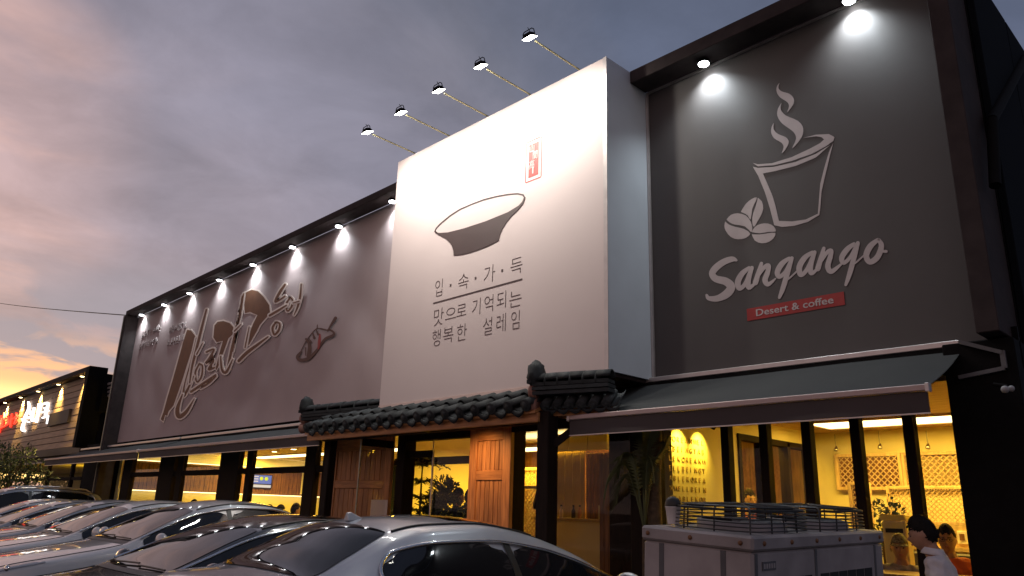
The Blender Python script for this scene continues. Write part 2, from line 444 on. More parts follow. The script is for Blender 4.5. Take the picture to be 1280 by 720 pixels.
def grow_poly(pts, g):
    n = len(pts); A = sum(pts[i][0] * pts[(i + 1) % n][1] - pts[(i + 1) % n][0] * pts[i][1] for i in range(n)); s = 1 if A > 0 else -1
    out = []
    for i in range(n):
        a = Vector(pts[i - 1][:2]); p = Vector(pts[i][:2]); b = Vector(pts[(i + 1) % n][:2])
        d = ((p - a).normalized() + (b - p).normalized())
        d = d.normalized() if d.length > 1e-3 else (b - p).normalized()
        out.append((p.x + s * d.y * g, p.y - s * d.x * g))
    return out
def crop(ox, oy, k): return lambda x, y: (ox + x / k, oy + y / k)
def decal(name, shapes, tf, Y, depth, mat, parent, grow=0.0, front=0.0, poly_smooth=0):
    """shapes drawn on a sign: ('s', stroke) or ('p', polygon); each becomes a raised, cut piece on the plane Y"""
    b = B()
    for i, (kind, pts) in enumerate(shapes):
        if kind == 's': out = stroke_outline(pts, grow)
        else:
            out = [p[:2] for p in pts]
            if poly_smooth: out = [(v.x, v.y) for v in cat_rom([(*p, 0) for p in out + [out[0]]], poly_smooth)][:-1]
            if grow: out = grow_poly(out, grow)
        q = [PY(*tf(x, y), Y) for x, y in out]
        e = i * .0006
        b.prism([v + Vector((0, -front, 0)) for v in q], (0, -depth - e, 0))
    return b.build(name, mat, parent)
_fdg = None
def glyph(body, origin, ux, uz, size, mat, parent, name='letter', depth=.002, sx=1.0, thin=0.0, center=False, shear=0.0):
    """raised lettering: origin is the lower left corner (or the middle), ux and uz the reading and the upward direction"""
    c = bpy.data.curves.new('lettering', 'FONT'); c.body = body; c.size = 1; c.resolution_u = 3; c.extrude = .5; c.offset = thin
    c.shear = shear
    if center: c.align_x = 'CENTER'; c.align_y = 'CENTER'
    o = bpy.data.objects.new('lettering', c); COL.objects.link(o)
    dg = bpy.context.evaluated_depsgraph_get(); me = bpy.data.meshes.new_from_object(o.evaluated_get(dg))
    COL.objects.unlink(o); bpy.data.objects.remove(o); bpy.data.curves.remove(c)
    ux = Vector(ux).normalized(); uz = Vector(uz).normalized(); n = ux.cross(uz)
    off = world_loc(parent) if parent is not None else Vector((0, 0, 0)); og = Vector(origin) - off
    for v in me.vertices:
        x, y, z = v.co
        v.co = og + ux * (x * size * sx) + uz * (y * size) + n * (z * depth * 2 * .5)
    me.materials.clear(); me.materials.append(M[mat])
    t = bpy.data.objects.new(name, me); COL.objects.link(t); t.parent = parent
    return t

# ================================================================== GROUND
gb = B(); R_ = 900
gb.add([(-R_, -R_, 0), (R_, -R_, 0), (R_, R_, 0), (-R_, R_, 0)], [(0, 1, 2, 3)])
tag(gb.build('ground', 'asphalt'), None, None, None, 'structure')
tag(B().box(-25.6, -1.3, 6.42, 6.9, -.05, .14).build('pavement', 'paving', bevel=.01), None, None, None, 'structure')
tag(B().box(-2.95, -1.3, 5.62, 6.419, -.05, .14).build('terrace_step', 'paving', bevel=.01), None, None, None, 'structure')
lines = B()
for x in (-3.35, -5.7, -8.3, -11.2, -13.75, -16.2, -18.6, -21.0):
    lines.box(x - .06, x + .06, 1.4, 6.2, .001, .005)
tag(lines.build('parking_marking', pmat('road_paint', (.62, .62, .6), .8, var=.25, scale=9)), None, None, None, 'structure')

# ================================================================== BUILDING
F = 6.8                                   # plane of the signs and of the glass
bld = thing('restaurant_building', 'long dark restaurant building with lit glazed front and large sign boards', 'building', (-12, 9, 0))
XL, XR, YB, ZT = -25.4, -1.42, 13.2, 6.5
CE = 2.75
# shell
box('roof', 'panel', bld, XL + 2.6, XR - .03, F + .12, YB, ZT - .18, ZT - .05)
box('wall', 'panel', bld, XL, XR, YB, YB + .15, 0, ZT - .05)
box('wall', 'panel', bld, XL - .12, XL, F + .05, YB + .15, 0, 3.0)
box('wall', 'panel', bld, -22.75, -22.63, F + .12, YB, 2.97, ZT - .05)
box('wall', 'black', bld, XL, -22.6, F, F + .12, 0, 2.95)
# the right hand side wall is clad in tall panels with open joints
for i in range(5):
    y0 = 7.02 + i * 1.24
    box('wall_panel', 'panel', bld, XR - .03, XR + .03, y0 + .012, y0 + 1.228, 0, ZT - .02, bevel=.006)
box('wall', 'black', bld, XR - .12, XR - .033, 7.0, YB, 0, ZT - .2)
box('wall', 'black', bld, -22.6, XR - .12, F + .02, F + .12, CE + .08, ZT - .1)      # backing wall behind the signs
box('corner_pier', 'black', bld, -1.92, -1.42, 6.62, 7.0, .1, 2.84, bevel=.008)
box('coping', 'hood', bld, -22.75, XR - .02, F + .13, F + .3, ZT - .05, ZT + .03)
# floors and ceilings of the three rooms
box('floor', 'floor', bld, XL, XR - .12, F + .06, YB, .1, .16)
box('ceiling', 'ceil', bld, -22.5, -4.86, F + .13, YB, CE, CE + .06)
box('ceiling', 'ceilwood', bld, -4.80, XR - .13, F + .13, 10.4, 2.6, 2.66)
box('partition_wall', 'wall', bld, -11.6, -11.5, 8.3, YB, .16, CE)
for a in ((F + .12, 8.28, .16, 2.6), (10.2, 10.4, .16, 2.6), (8.28, 10.2, .16, .9), (8.28, 10.2, 2.42, 2.6)):
    box('partition_wall', 'wall', bld, -4.86, -4.74, *a)
box('back_wall', 'wall', bld, -4.74, XR - .13, 10.36, 10.46, .16, 2.6)
box('side_wall', 'wall', bld, -1.62, -1.55, 7.01, 10.36, .16, 2.6)
box('end_wall', 'wall', bld, -22.6, -22.4, F + .13, YB, .16, CE)
# end wall of the dining room: brown slats between two lit bands
sb = B(); y = 7.0
while y < 13.0:
    w = random.choice((.10, .12, .15)); sb.box(-22.4, -22.37 + random.random() * .02, y, y + w - .012, 1.70, 2.42); y += w
o = sb.build('wall_slats', 'slat', bld); o['kind'] = 'stuff'
box('wainscot', 'wall', bld, -22.39, -22.36, 6.95, 13.1, .16, 1.69)
# columns, mullions and transoms of the glazed front, left bay
for x0, x1 in ((-21.6, -21.0), (-19.05, -18.18), (-15.68, -14.82), (-12.19, -11.85)):
    box('column', 'timber', bld, x0, x1, F - .07, F + .05, .14, CE + .05, bevel=.012)
for x0, x1 in ((-17.99, -17.68), (-14.5, -14.28), (-11.62, -11.5)):
    box('mullion', 'timber', bld, x0, x1, F - .05, F + .05, .14, CE + .05, bevel=.008)
for x0, x1 in ((-21.0, -19.05), (-18.18, -17.99), (-17.68, -15.68), (-14.82, -14.5), (-14.28, -12.19), (-11.85, -11.62)):
    box('transom', 'timber', bld, x0, x1, F - .04, F + .04, 1.98, 2.09, bevel=.006)
    box('sill', 'timber', bld, x0, x1, F - .05, F + .05, .14, .3, bevel=.006)
    B().box(x0, x1, F - .004, F + .004, .3, 1.98).build('glass_pane', 'glass', bld)
    B().box(x0, x1, F - .004, F + .004, 2.09, CE + .05).build('glass_pane', 'glass', bld)
# right bay: slim dark timber mullions over the glass
RM = [-4.83, -4.0, -3.59, -3.17, -2.73, -2.29]
for i, x in enumerate(RM):
    w = .042 if i else .05
    box('mullion', 'timber', bld, x - w, x + w, F - .06, F + .045, .14, 2.6, bevel=.006)
    x1 = RM[i + 1] - .042 if i + 1 < len(RM) else -1.92
    B().box(x + w, x1, F - .004, F + .004, .3, 2.6).build('glass_pane', 'glass', bld)
    box('sill', 'timber', bld, x + w, x1, F - .06, F + .06, .14, .3)
box('lintel', 'black', bld, -11.3, -1.42, F - .02, F + .018, 2.62, 2.95)
box('lintel', 'black', bld, -22.6, -11.3, F - .02, F + .018, CE + .05, 2.9)
# middle bay: entrance frame
for x0, x1 in ((-9.15, -8.96), (-6.80, -6.72), (-4.98, -4.80)):
    box('door_post', 'timber', bld, x0, x1, F - .3, F - .1, .14, 2.62, bevel=.008)
box('door_head', 'timber', bld, -8.96, -6.80, F - .28, F - .12, 2.36, 2.50, bevel=.008)
box('door_head', 'timber', bld, -11.2, -9.15, F - .28, F - .12, 2.52, 2.62, bevel=.008)
box('door_head', 'timber', bld, -6.72, -4.98, F - .28, F - .12, 2.41, 2.52, bevel=.008)
B().box(-6.72, -4.98, F - .204, F - .196, .2, 2.41).build('glass_pane', 'glass', bld)
B().box(-8.42, -7.45, F - .204, F - .196, .2, 2.36).build('glass_pane', 'glass', bld)
box('glass_edge', 'alu', bld, -8.44, -8.42, F - .21, F - .19, .16, 2.50)
box('transom', 'timber', bld, -8.96, -8.44, F - .23, F - .17, 2.13, 2.22); 
# dark timber lobby posts a step further in
for x0, x1 in ((-9.35, -9.2),):
    box('lobby_post', 'timber', bld, x0, x1, 8.1, 8.25, .16, CE - .002)
box('lobby_beam', 'timber', bld, -11.48, -8.9, 8.12, 8.22, 2.16, 2.28)
# dark service wall to the right of the entrance
box('service_wall', 'timber', bld, -5.7, -4.9, 7.05, 7.2, .16, CE - .002)
for k in range(5):
    box('wall_board', 'slat', bld, -6.05 + k * .07, -5.99 + k * .07, 7.30, 7.34, .16, 2.1)
# ---- signs: banner on the left
def banner_fn(x0, x1, z0, z1, Y, amp):
    def f(u, v):
        x = x0 + (x1 - x0) * u; z = z0 + (z1 - z0) * v
        edge = min(1, min(u, 1 - u) * 14, min(v, 1 - v) * 6)
        s = (x * .62 + z * 1.0)
        fold = .5 + .5 * math.sin(s * 1.9 + .7 * math.sin(x * .7)); f2 = .5 + .5 * math.sin((x * .9 - z * .8) * 2.3 + 1.3)
        d = amp * edge * (.55 * fold ** 3 * (.35 + .65 * (.5 + .5 * math.sin(x * .55 + 2.0))) + .30 * f2 ** 4 * (.5 + .5 * math.sin(x * .4 + .5)) + .08 * math.sin(x * 5 + z * 2.2 + math.sin(z * 3)))
        return Vector((x, Y - .004 + d * .7, z))
    return f
sg = thing('banner_sign', 'long mauve banner sign with brown brush letters and a fish', 'sign', (-16.3, F, 2.9))
B().grid(banner_fn(-22.52, -9.0, 2.9, 6.435, F - .045, .085), 200, 60).build('fabric_panel', 'banner', sg)
# hood and side wing framing it
box('hood_frame', 'hood', sg, -22.62, -8.97, 6.42, F - .08, 6.42, 6.55, bevel=.006)
box('side_frame', 'hood', sg, -22.68, -22.54, 6.42, F - .003, 1.0, 6.42, bevel=.006)
box('edge_trim', 'steel', sg, -22.72, -22.685, 6.40, 6.44, .9, 6.42)
T1 = crop(190, 340, 3.6)
LET = [
 [('p', [(168, 262), (186, 264), (206, 290), (196, 335), (172, 410), (150, 480), (128, 545), (108, 602), (86, 628), (80, 648), (70, 645), (62, 674), (50, 664), (62, 632), (80, 566), (104, 486), (128, 400), (150, 320)]),
  ('s', [(212, 300, 8), (188, 400, 7), (160, 500, 7), (152, 560, 12), (172, 530, 12), (200, 470, 5)]),
  ('s', [(257, 172, 9), (238, 245, 13), (212, 350, 14), (192, 430, 11), (182, 500, 7)]), ('s', [(214, 372, 8), (240, 322, 5)]),
  ('s', [(150, 552, 6), (128, 618, 20), (136, 652, 22), (168, 630, 17), (204, 572, 4)])],
 [('s', [(222, 418, 8), (206, 455, 10), (214, 496, 9), (234, 472, 10), (238, 425, 9), (224, 414, 7)]),
  ('s', [(188, 540, 13), (240, 505, 13), (298, 464, 8)])],
 [('s', [(256, 362, 10), (290, 350, 10), (268, 392, 11), (254, 412, 10), (288, 398, 11), (266, 440, 11), (292, 432, 10)]),
  ('s', [(232, 524, 8), (268, 500, 12), (300, 470, 8)])],
 [('p', [(292, 242), (306, 226), (332, 222), (362, 232), (378, 250), (376, 282), (356, 300), (342, 340), (330, 372), (318, 408), (302, 444), (298, 436), (308, 392), (322, 340), (330, 312), (302, 318), (287, 296)]),
  ('s', [(425, 100, 6), (410, 180, 11), (392, 260, 13), (372, 345, 13), (352, 440, 12), (345, 458, 4)]), ('s', [(384, 268, 8), (413, 238, 5)]),
  ('s', [(322, 382, 7), (328, 440, 12), (348, 452, 14), (376, 396, 5)])],
 [('p', [(430, 96), (458, 82), (488, 88), (515, 115), (540, 152), (544, 188), (520, 214), (498, 240), (484, 268), (470, 292), (448, 330), (434, 328), (446, 292), (466, 236), (486, 196), (452, 182), (430, 188), (426, 150)]),
  ('s', [(418, 110, 5), (404, 200, 8), (388, 290, 7), (376, 360, 4)]),
  ('s', [(450, 250, 5), (440, 300, 7), (432, 342, 7)]), ('s', [(404, 402, 15), (440, 366, 17), (488, 330, 14), (536, 294, 7)])],
 [('s', [(610, 60, 11), (586, 96, 15), (566, 138, 9), (610, 112, 9)]), ('s', [(542, 198, 12), (580, 176, 12), (618, 152, 7)]),
  ('s', [(570, 230, 9), (556, 254, 12), (564, 284, 11), (584, 264, 12), (588, 236, 10), (572, 228, 8)])],
 [('s', [(632, 120, 8), (616, 148, 11), (622, 178, 9), (640, 158, 10), (644, 128, 8), (634, 118, 7)]),
  ('s', [(684, 58, 7), (680, 110, 11), (668, 160, 10), (652, 196, 4)]), ('s', [(648, 142, 6), (676, 134, 6)])],
]
for L in LET:
    ob_, fb_ = B(), B()
    for i, (kind, pts) in enumerate(L):
        for bb_, g_, y_, d_ in ((ob_, 6.0, .050 + .0030 * i, .008), (fb_, -.4, .0575 + .0030 * i, .0022)):
            if kind == 's': out = stroke_outline([(p[0], p[1], p[2] * .90) for p in pts], g_)
            else: out = grow_poly([p[:2] for p in pts], g_)
            bb_.prism([PY(*T1(x, y), F) + Vector((0, -y_, 0)) for x, y in out], (0, -d_, 0))
    lo = ob_.build('letter', 'letter_edge', sg)
    fb_.build('letter_face', 'letter_brown', lo)
T2 = crop(360, 380, 8)
FISH = [[(160, 486, 20), (128, 530, 36), (150, 566, 34), (232, 552, 34), (310, 480, 26), (372, 392, 22), (410, 350, 26), (478, 322, 28), (488, 292, 20), (456, 268, 18), (430, 262, 12)],
        [(428, 276, 14), (462, 214, 20), (506, 146, 30)], [(156, 484, 7), (216, 368, 8), (304, 262, 8), (344, 252, 14), (390, 262, 18), (432, 272, 12)],
        [(212, 356, 22), (240, 402, 26), (246, 460, 34), (234, 530, 34)], [(238, 350, 6), (262, 390, 20)], [(276, 286, 8), (294, 348, 22)], [(312, 262, 8), (332, 312, 20)], [(206, 440, 6), (208, 520, 6)], [(324, 214, 5), (322, 258, 7)]]
decal('fish_picture', [('s', s) for s in FISH], T2, F - .005, .004, 'fish', sg, front=.060)
decal('fish_stripe', [('s', [(350, 306, 8), (344, 380, 24), (336, 452, 16)])], T2, F - .005, .009, 'print_red', sg, front=.060)
# the faint small lines of print in the banner's upper left corner
fp = B()
for j, (xa, xb, n) in enumerate(((-22.0, -20.55, 7), (-22.05, -20.6, 7), (-19.9, -18.75, 6), (-19.9, -18.75, 6))):
    z = (5.72, 5.38)[j % 2] - (.18 if j > 1 else 0)
    for k in range(n):
        xx = xa + (xb - xa) * k / n
        for q in range(4):
            a = random.random() * .1; c = random.random() * .16
            if q % 2: fp.box(xx + a, xx + a + .1, F - .066 - q * .0004, F - .02, z + c, z + c + .02)
            else: fp.box(xx + a, xx + a + .022, F - .066 - q * .0004, F - .02, z + c * .3, z + c * .3 + .16)
fp.build('small_print', 'small_print', sg)['kind'] = 'stuff'

# ---- the white box sign
ws = thing('box_sign', 'large white box sign with bowl drawing, red seal and slogan', 'sign', (-6.9, 6.4, 2.8))
WY = 6.0
box('front_board', 'white', ws, -8.95, -4.88, WY, WY + .05, 2.80, 6.545, bevel=.004)
box('side_board', 'greyside', ws, -4.878, -4.85, WY + .004, F - .004, 2.86, 6.54)
box('side_board', 'greyside', ws, -8.952, -8.925, WY + .055, F - .05, 2.86, 6.54)
box('top_board', 'greyside', ws, -8.92, -4.885, WY + .055, F, 6.50, 6.54)
box('bottom_board', 'hood', ws, -8.92, -4.885, WY + .055, F - .025, 2.82, 2.86)
box('bottom_trim', pmat('salmon_trim', (.62, .47, .42), .5), ws, -8.95, -4.85, WY - .012, WY + .02, 2.755, 2.797)
box('corner_trim', 'alu', ws, -4.90, -4.846, WY - .006, WY + .0, 2.80, 6.545)
T3 = crop(500, 160, 4)
RIM_O = [(172, 518), (180, 500), (200, 478), (250, 436), (300, 404), (360, 378), (420, 355), (480, 340), (540, 329), (590, 325), (618, 332), (628, 348), (618, 372), (598, 394), (542, 427), (432, 473), (322, 508), (240, 528), (190, 531)]
cxm, cym = 400, 428
RIM_I = [(178, 514), (186, 500), (206, 480), (254, 440), (303, 409), (362, 383), (421, 361), (481, 346), (540, 335), (588, 331), (612, 337), (620, 348), (612, 368), (594, 388), (540, 421), (430, 466), (320, 502), (240, 522), (192, 525)]
rb = B(); n = len(RIM_O)
qo = [PY(*T3(*p), WY) for p in RIM_O]; qi = [PY(*T3(*p), WY) for p in RIM_I]
off = Vector((0, -.004, 0))
rb.add([v + off for v in qo] + [v + off for v in qi] + qo + qi, [(i, (i + 1) % n, n + (i + 1) % n, n + i) for i in range(n)] +
       [(i, (i + 1) % n, 2 * n + (i + 1) % n, 2 * n + i) for i in range(n)] + [(n + i, n + (i + 1) % n, 3 * n + (i + 1) % n, 3 * n + i) for i in range(n)])
rb.build('bowl_rim', 'print_brown', ws)
decal('bowl_body', [('p', [(176, 523), (240, 528), (322, 508), (432, 473), (542, 428), (600, 393), (627, 352), (618, 378), (590, 412), (560, 440), (535, 470), (515, 502), (502, 530), (495, 562), (462, 580), (430, 595), (390, 610), (350, 624), (310, 633), (270, 637), (268, 612), (262, 592), (252, 574), (230, 553), (200, 538)])], T3, WY, .007, 'print_brown', ws)
T4 = crop(520, 310, 5.54)
def char(ch, cx_, cy_, h, wd, T, Y, mat, parent, thin=-.020, depth=.003):
    c = PY(*T(cx_, cy_), Y); t = PY(*T(cx_, cy_ - h / 2), Y); b_ = PY(*T(cx_, cy_ + h / 2), Y)
    l = PY(*T(cx_ - wd / 2, cy_), Y); r = PY(*T(cx_ + wd / 2, cy_), Y)
    H = (t.z - b_.z) / .93; Wd = (r.x - l.x) / .88
    return glyph(ch, (c.x - Wd * .45, Y - .002, c.z - H * .37), (1, 0, 0), (0, 0, 1), H, mat, parent, depth=depth, sx=Wd / H, thin=thin)
for ch, a, b_, h, w in (('입', 160, 277, 122, 62), ('속', 328, 232, 116, 80), ('가', 507, 180, 126, 84), ('득', 695, 122, 120, 92),
                        ('맛', 155, 477, 124, 76), ('으', 240, 455, 100, 84), ('로', 315, 432, 104, 74), ('기', 420, 406, 118, 70), ('억', 506, 384, 122, 76), ('되', 594, 358, 126, 80), ('는', 688, 350, 124, 96),
                        ('행', 143, 622, 120, 66), ('복', 222, 600, 118, 80), ('한', 316, 584, 122, 74), ('설', 497, 542, 128, 74), ('레', 590, 518, 132, 78), ('임', 690, 498, 136, 72)):
    char(ch, a, b_, h, w, T4, WY, 'print_brown', ws)
for a, b_ in ((240, 258), (413, 208), (598, 155)):
    c = PY(*T4(a, b_), WY); box('dot', 'print_brown', ws, c.x - .015, c.x + .015, WY - .004, WY - .0005, c.z - .015, c.z + .015)
a = PY(*T4(120, 383), WY); c = PY(*T4(737, 215), WY)
box('rule_line', 'print_brown', ws, a.x, c.x, WY - .004, WY - .0005, (a.z + c.z) / 2 - .008, (a.z + c.z) / 2 + .008)
T5 = crop(640, 160, 9.6)
a = PY(*T5(198, 600), WY); c = PY(*T5(322, 160), WY)
sx0, sx1, sz0, sz1 = a.x, c.x, a.z, c.z
box('seal', 'seal_red', ws, sx0, sx1, WY - .004, WY - .0005, sz0, sz1)
g_ = .045; t_ = .012
for d in ((sx0 - g_, sx1 + g_, sz1 + g_, sz1 + g_ + t_), (sx0 - g_, sx1 + g_, sz0 - g_ - t_, sz0 - g_), (sx0 - g_ - t_, sx0 - g_, sz0 - g_, sz1 + g_), (sx1 + g_, sx1 + g_ + t_, sz0 - g_, sz1 + g_)):
    box('seal_border', 'seal_red', ws, d[0], d[1], WY - .003, WY - .0005, d[2], d[3])
sw = sx1 - sx0; sh = sz1 - sz0
for ch, fx, fz, s in (('山', .04, .76, .6), ('間', .40, .52, .58), ('高', .06, .26, .6), ('等', .22, .03, .5)):
    if ch == '等': continue
    glyph(ch, (sx0 + sw * fx, WY - .006, sz0 + sh * fz), (1, 0, 0), (0, 0, 1), sw * s * 1.25, 'white', ws, depth=.003, sx=.8)
box('seal_mark', 'white', ws, sx0 + sw * .42, sx0 + sw * .54, WY - .007, WY - .003, sz0 + sh * .08, sz0 + sh * .27)

# ---- charcoal coffee sign
cs = thing('coffee_sign', 'dark charcoal sign with white coffee cup, Sangango lettering and red strip', 'sign', (-3.2, F, 2.9))
B().grid(banner_fn(-4.83, -1.56, 2.87, 6.40, F - .03, .006), 40, 40).build('fabric_panel', 'coffee', cs)
box('hood_frame', 'hood', cs, -4.848, -1.46, 6.44, F - .06, 6.385, 6.55, bevel=.006)
box('side_frame', 'hood', cs, -1.62, -1.46, 6.44, F + .2, 2.86, 6.385, bevel=.006)
box('top_rail', 'alu', cs, -4.84, -1.63, F - .058, F - .036, 6.36, 6.382)
box('left_rail', 'alu', cs, -4.846, -4.815, F - .06, F - .035, 2.88, 6.36)
T6 = crop(860, 80, 4); T7 = crop(860, 230, 4)
SY = F - .034
def cdec(name, shapes, T, **k): return decal(name, shapes, T, SY, .004, k.pop('mat', 'print_light'), cs, **k)
for i, pl in enumerate(([(458, 95), (452, 120), (470, 138), (508, 150), (529, 175), (525, 205), (497, 242), (506, 212), (496, 190), (462, 168), (445, 142), (445, 114)],
           [(468, 195), (463, 226), (490, 258), (550, 285), (576, 322), (568, 368), (522, 423), (541, 376), (528, 340), (472, 298), (448, 260), (451, 224)],
           [(430, 295), (428, 325), (450, 350), (488, 366), (504, 388), (496, 416), (470, 447), (479, 416), (468, 394), (432, 372), (417, 344), (419, 316)])):
    cdec('steam', [('p', pl)], T6, poly_smooth=3)
cdec('cup_rim', [('p', [(325, 495), (350, 502), (420, 497), (520, 466), (610, 424), (662, 396), (681, 378), (668, 366), (640, 362), (576, 371), (640, 354), (705, 351), (733, 366), (728, 385), (690, 412), (620, 450), (520, 485), (430, 507), (350, 512)])], T6)
cdec('cup_wall', [('p', [(325, 514), (350, 520), (430, 515), (540, 490), (640, 450), (712, 405), (640, 468), (540, 510), (440, 535), (375, 548), (400, 605), (425, 665), (440, 720), (455, 785), (520, 788), (590, 778), (650, 750), (655, 690), (662, 600), (682, 520), (706, 440), (727, 395), (715, 440), (690, 545), (668, 640), (662, 720), (657, 755), (600, 790), (530, 810), (470, 815), (432, 806), (410, 720), (385, 640), (352, 560)])], T6)
for pl in ([(265, 140), (290, 100), (320, 75), (345, 68), (335, 95), (322, 125), (314, 178), (300, 158), (280, 146)], [(350, 70), (370, 88), (377, 125), (365, 160), (347, 190), (330, 215), (322, 188), (326, 150), (340, 110)],
           [(194, 178), (215, 155), (250, 147), (290, 158), (315, 190), (322, 225), (316, 240), (285, 212), (235, 203), (210, 193)], [(187, 188), (205, 203), (235, 214), (280, 225), (312, 248), (290, 270), (250, 277), (215, 265), (190, 235), (183, 210)],
           [(320, 241), (335, 215), (365, 200), (400, 198), (428, 212), (440, 237), (400, 240), (360, 247)], [(320, 252), (360, 253), (400, 247), (437, 245), (430, 270), (405, 290), (370, 297), (335, 283)]):
    cdec('coffee_bean', [('p', pl)], T7, poly_smooth=2)
SAN = [[[(242, 382, 10), (222, 376, 22), (180, 390, 26), (140, 420, 28), (122, 448, 26), (140, 474, 28), (190, 488, 32), (216, 515, 34), (196, 548, 34), (150, 572, 26), (106, 572, 18), (94, 556, 10)]],
       [[(306, 420, 14), (272, 448, 22), (250, 490, 24), (258, 522, 20), (286, 500, 16), (318, 424, 14)], [(320, 420, 16), (302, 480, 22), (306, 518, 20), (340, 494, 8)]],
       [[(368, 398, 14), (352, 450, 20), (338, 494, 22)], [(344, 480, 8), (374, 426, 16), (402, 408, 18), (400, 440, 20), (386, 480, 22), (402, 502, 18), (438, 474, 6)]],
       [[(506, 372, 14), (470, 400, 22), (448, 440, 22), (458, 464, 18), (488, 438, 14), (518, 376, 14)], [(520, 372, 16), (500, 440, 20), (476, 520, 20), (458, 568, 12)], [(484, 482, 8), (512, 468, 7), (546, 436, 6)]],
       [[(622, 342, 14), (584, 370, 22), (558, 415, 24), (564, 454, 20), (594, 430, 16), (632, 346, 14)], [(634, 342, 16), (614, 405, 22), (618, 446, 20), (650, 424, 8)]],
       [[(680, 322, 14), (664, 376, 20), (650, 424, 22)], [(656, 408, 8), (690, 350, 16), (716, 334, 18), (712, 366, 20), (700, 412, 22), (718, 438, 20), (764, 404, 10)]],
       [[(830, 300, 14), (796, 328, 22), (770, 368, 22), (780, 394, 18), (812, 366, 14), (844, 302, 14)], [(850, 296, 16), (832, 364, 20), (810, 446, 20), (790, 504, 12)], [(814, 408, 8), (842, 392, 7), (880, 358, 6)]],
       [[(950, 280, 16), (912, 312, 24), (892, 358, 24), (910, 390, 22), (948, 366, 24), (968, 312, 22), (956, 282, 16)], [(962, 336, 10), (992, 338, 12)]]]
for L in SAN: cdec('letter', [('s', [(p[0], p[1], p[2] * 1.22) for p in s]) for s in L], T7)
a = PY(*T7(298, 688), SY); c = PY(*T7(780, 545), SY); bz0 = PY(*T7(540, 645), SY).z; bz1 = PY(*T7(540, 581), SY).z
box('red_strip', 'print_red', cs, a.x, c.x, SY - .004, SY - .0005, bz0, bz1)
tx0 = PY(*T7(340, 660), SY).x; tx1 = PY(*T7(727, 600), SY).x
g1 = glyph('Desert & coffee', (tx0, SY - .006, bz0 + (bz1 - bz0) * .27), (1, 0, 0), (0, 0, 1), (bz1 - bz0) * .78, 'print_light', cs, depth=.003, thin=.012)
wx = [v.co.x for v in g1.data.vertices]; sc_ = (tx1 - tx0) / (max(wx) - min(wx)); x_ = min(wx)
for v in g1.data.vertices: v.co.x = x_ + (v.co.x - x_) * sc_

# ================================================================== SIGN LAMPS
def downlight(x, y, z, label, group, energy, tilt, lens='cool', col=(.84, .94, 1.0), spot=128, blend=1.0):
    energy *= 3.2
    t = thing('downlight', label, 'lamp', (x, y, z), group)
    B().lathe([(.06, 0), (.06, -.03), (.075, -.03), (.075, -.038), (.062, -.038)], (x, y, z), n=14).build('housing', 'black', t)
    B().lathe([(.061, -.036), (.055, -.050), (.0, -.054)], (x, y, z), n=14).build('lens', lens, t)
    lamp('SPOT', (x, y, z - .066), energy, col, t, .035, (0, tilt, -1), math.radians(spot), blend)
    return t
DL = 'downlights under the left sign hood'
LX = [-11.7, -13.44, -15.17, -16.9, -18.64, -20.32, -22.0]
downlight(-9.98, 6.64, 6.42, 'white downlight under left hood, tight against the white box sign', DL, 24, .20)
for i, x in enumerate(LX):
    downlight(x, 6.655, 6.42, 'white downlight under left hood, %s along from the white box sign' % ('second', 'third', 'fourth', 'fifth', 'sixth', 'seventh', 'eighth and last')[i], DL, 24, .20)
DR = 'downlights under the coffee sign hood'
downlight(-3.96, 6.63, 6.385, 'white downlight over coffee sign, nearer the white box sign', DR, 26, .20)
downlight(-2.34, 6.66, 6.385, 'white downlight over coffee sign, nearer the building corner', DR, 26, .20)
FG = 'floodlights on arms above the white sign'
FX = [-5.28, -6.11, -6.92, -7.74, -8.55]
FN = ['rightmost and largest, next to the coffee sign', 'second from the right', 'middle one of five', 'second from the left', 'leftmost, over the sign corner by the banner']
for x, nm in zip(FX, FN):
    t = thing('floodlight', 'floodlight on thin arm above white sign, ' + nm, 'floodlight', (x, WY, 6.54), FG)
    hy, hz = 5.16, 6.60
    B().tube([(x, WY + .25, 6.53), (x, WY + .02, 6.565), (x, hy + .10, hz - .012)], .011, 8).build('arm', 'brass', t)
    h = B()
    d = Vector((0, .34, -.94)).normalized(); u = Vector((0, .94, .34)).normalized(); r = Vector((1, 0, 0)); c = Vector((x, hy, hz))
    def pt(a, b_, e): return c + r * a + u * b_ + d * e
    vs = [pt(a, b_, e) for e, ka in ((-.035, .6), (.02, 1)) for a, b_ in ((-.075 * ka, -.055 * ka), (.075 * ka, -.055 * ka), (.075 * ka, .055 * ka), (-.075 * ka, .055 * ka))]
    h.add(vs, [(3, 2, 1, 0), (4, 5, 6, 7), (0, 1, 5, 4), (1, 2, 6, 5), (2, 3, 7, 6), (3, 0, 4, 7)]).build('lamp_head', 'black', t)
    B().add([pt(a, b_, .026) for a, b_ in ((-.07, -.05), (.07, -.05), (.07, .05), (-.07, .05))] + [pt(a, b_, .018) for a, b_ in ((-.07, -.05), (.07, -.05), (.07, .05), (-.07, .05))],
            [(0, 1, 2, 3), (0, 4, 5, 1), (1, 5, 6, 2), (2, 6, 7, 3), (3, 7, 4, 0)]).build('lens', 'flood', t)
    B().tube([pt(-.085, 0, 0), pt(-.085, .0, -.05), pt(-.06, 0, -.07), pt(.06, 0, -.07), pt(.085, 0, -.05), pt(.085, 0, 0)], .006, 6).build('bracket', 'black', t)
    B().tube([(x, hy + .1, hz - .014), (x, hy - .03, hz + .10)], .004, 5).build('cable', 'cable', t)
    lamp('SPOT', pt(0, 0, .045), 128, (1.0, .96, .88), t, .05, Vector((0, .55, -.83)), math.radians(150), 1.0)

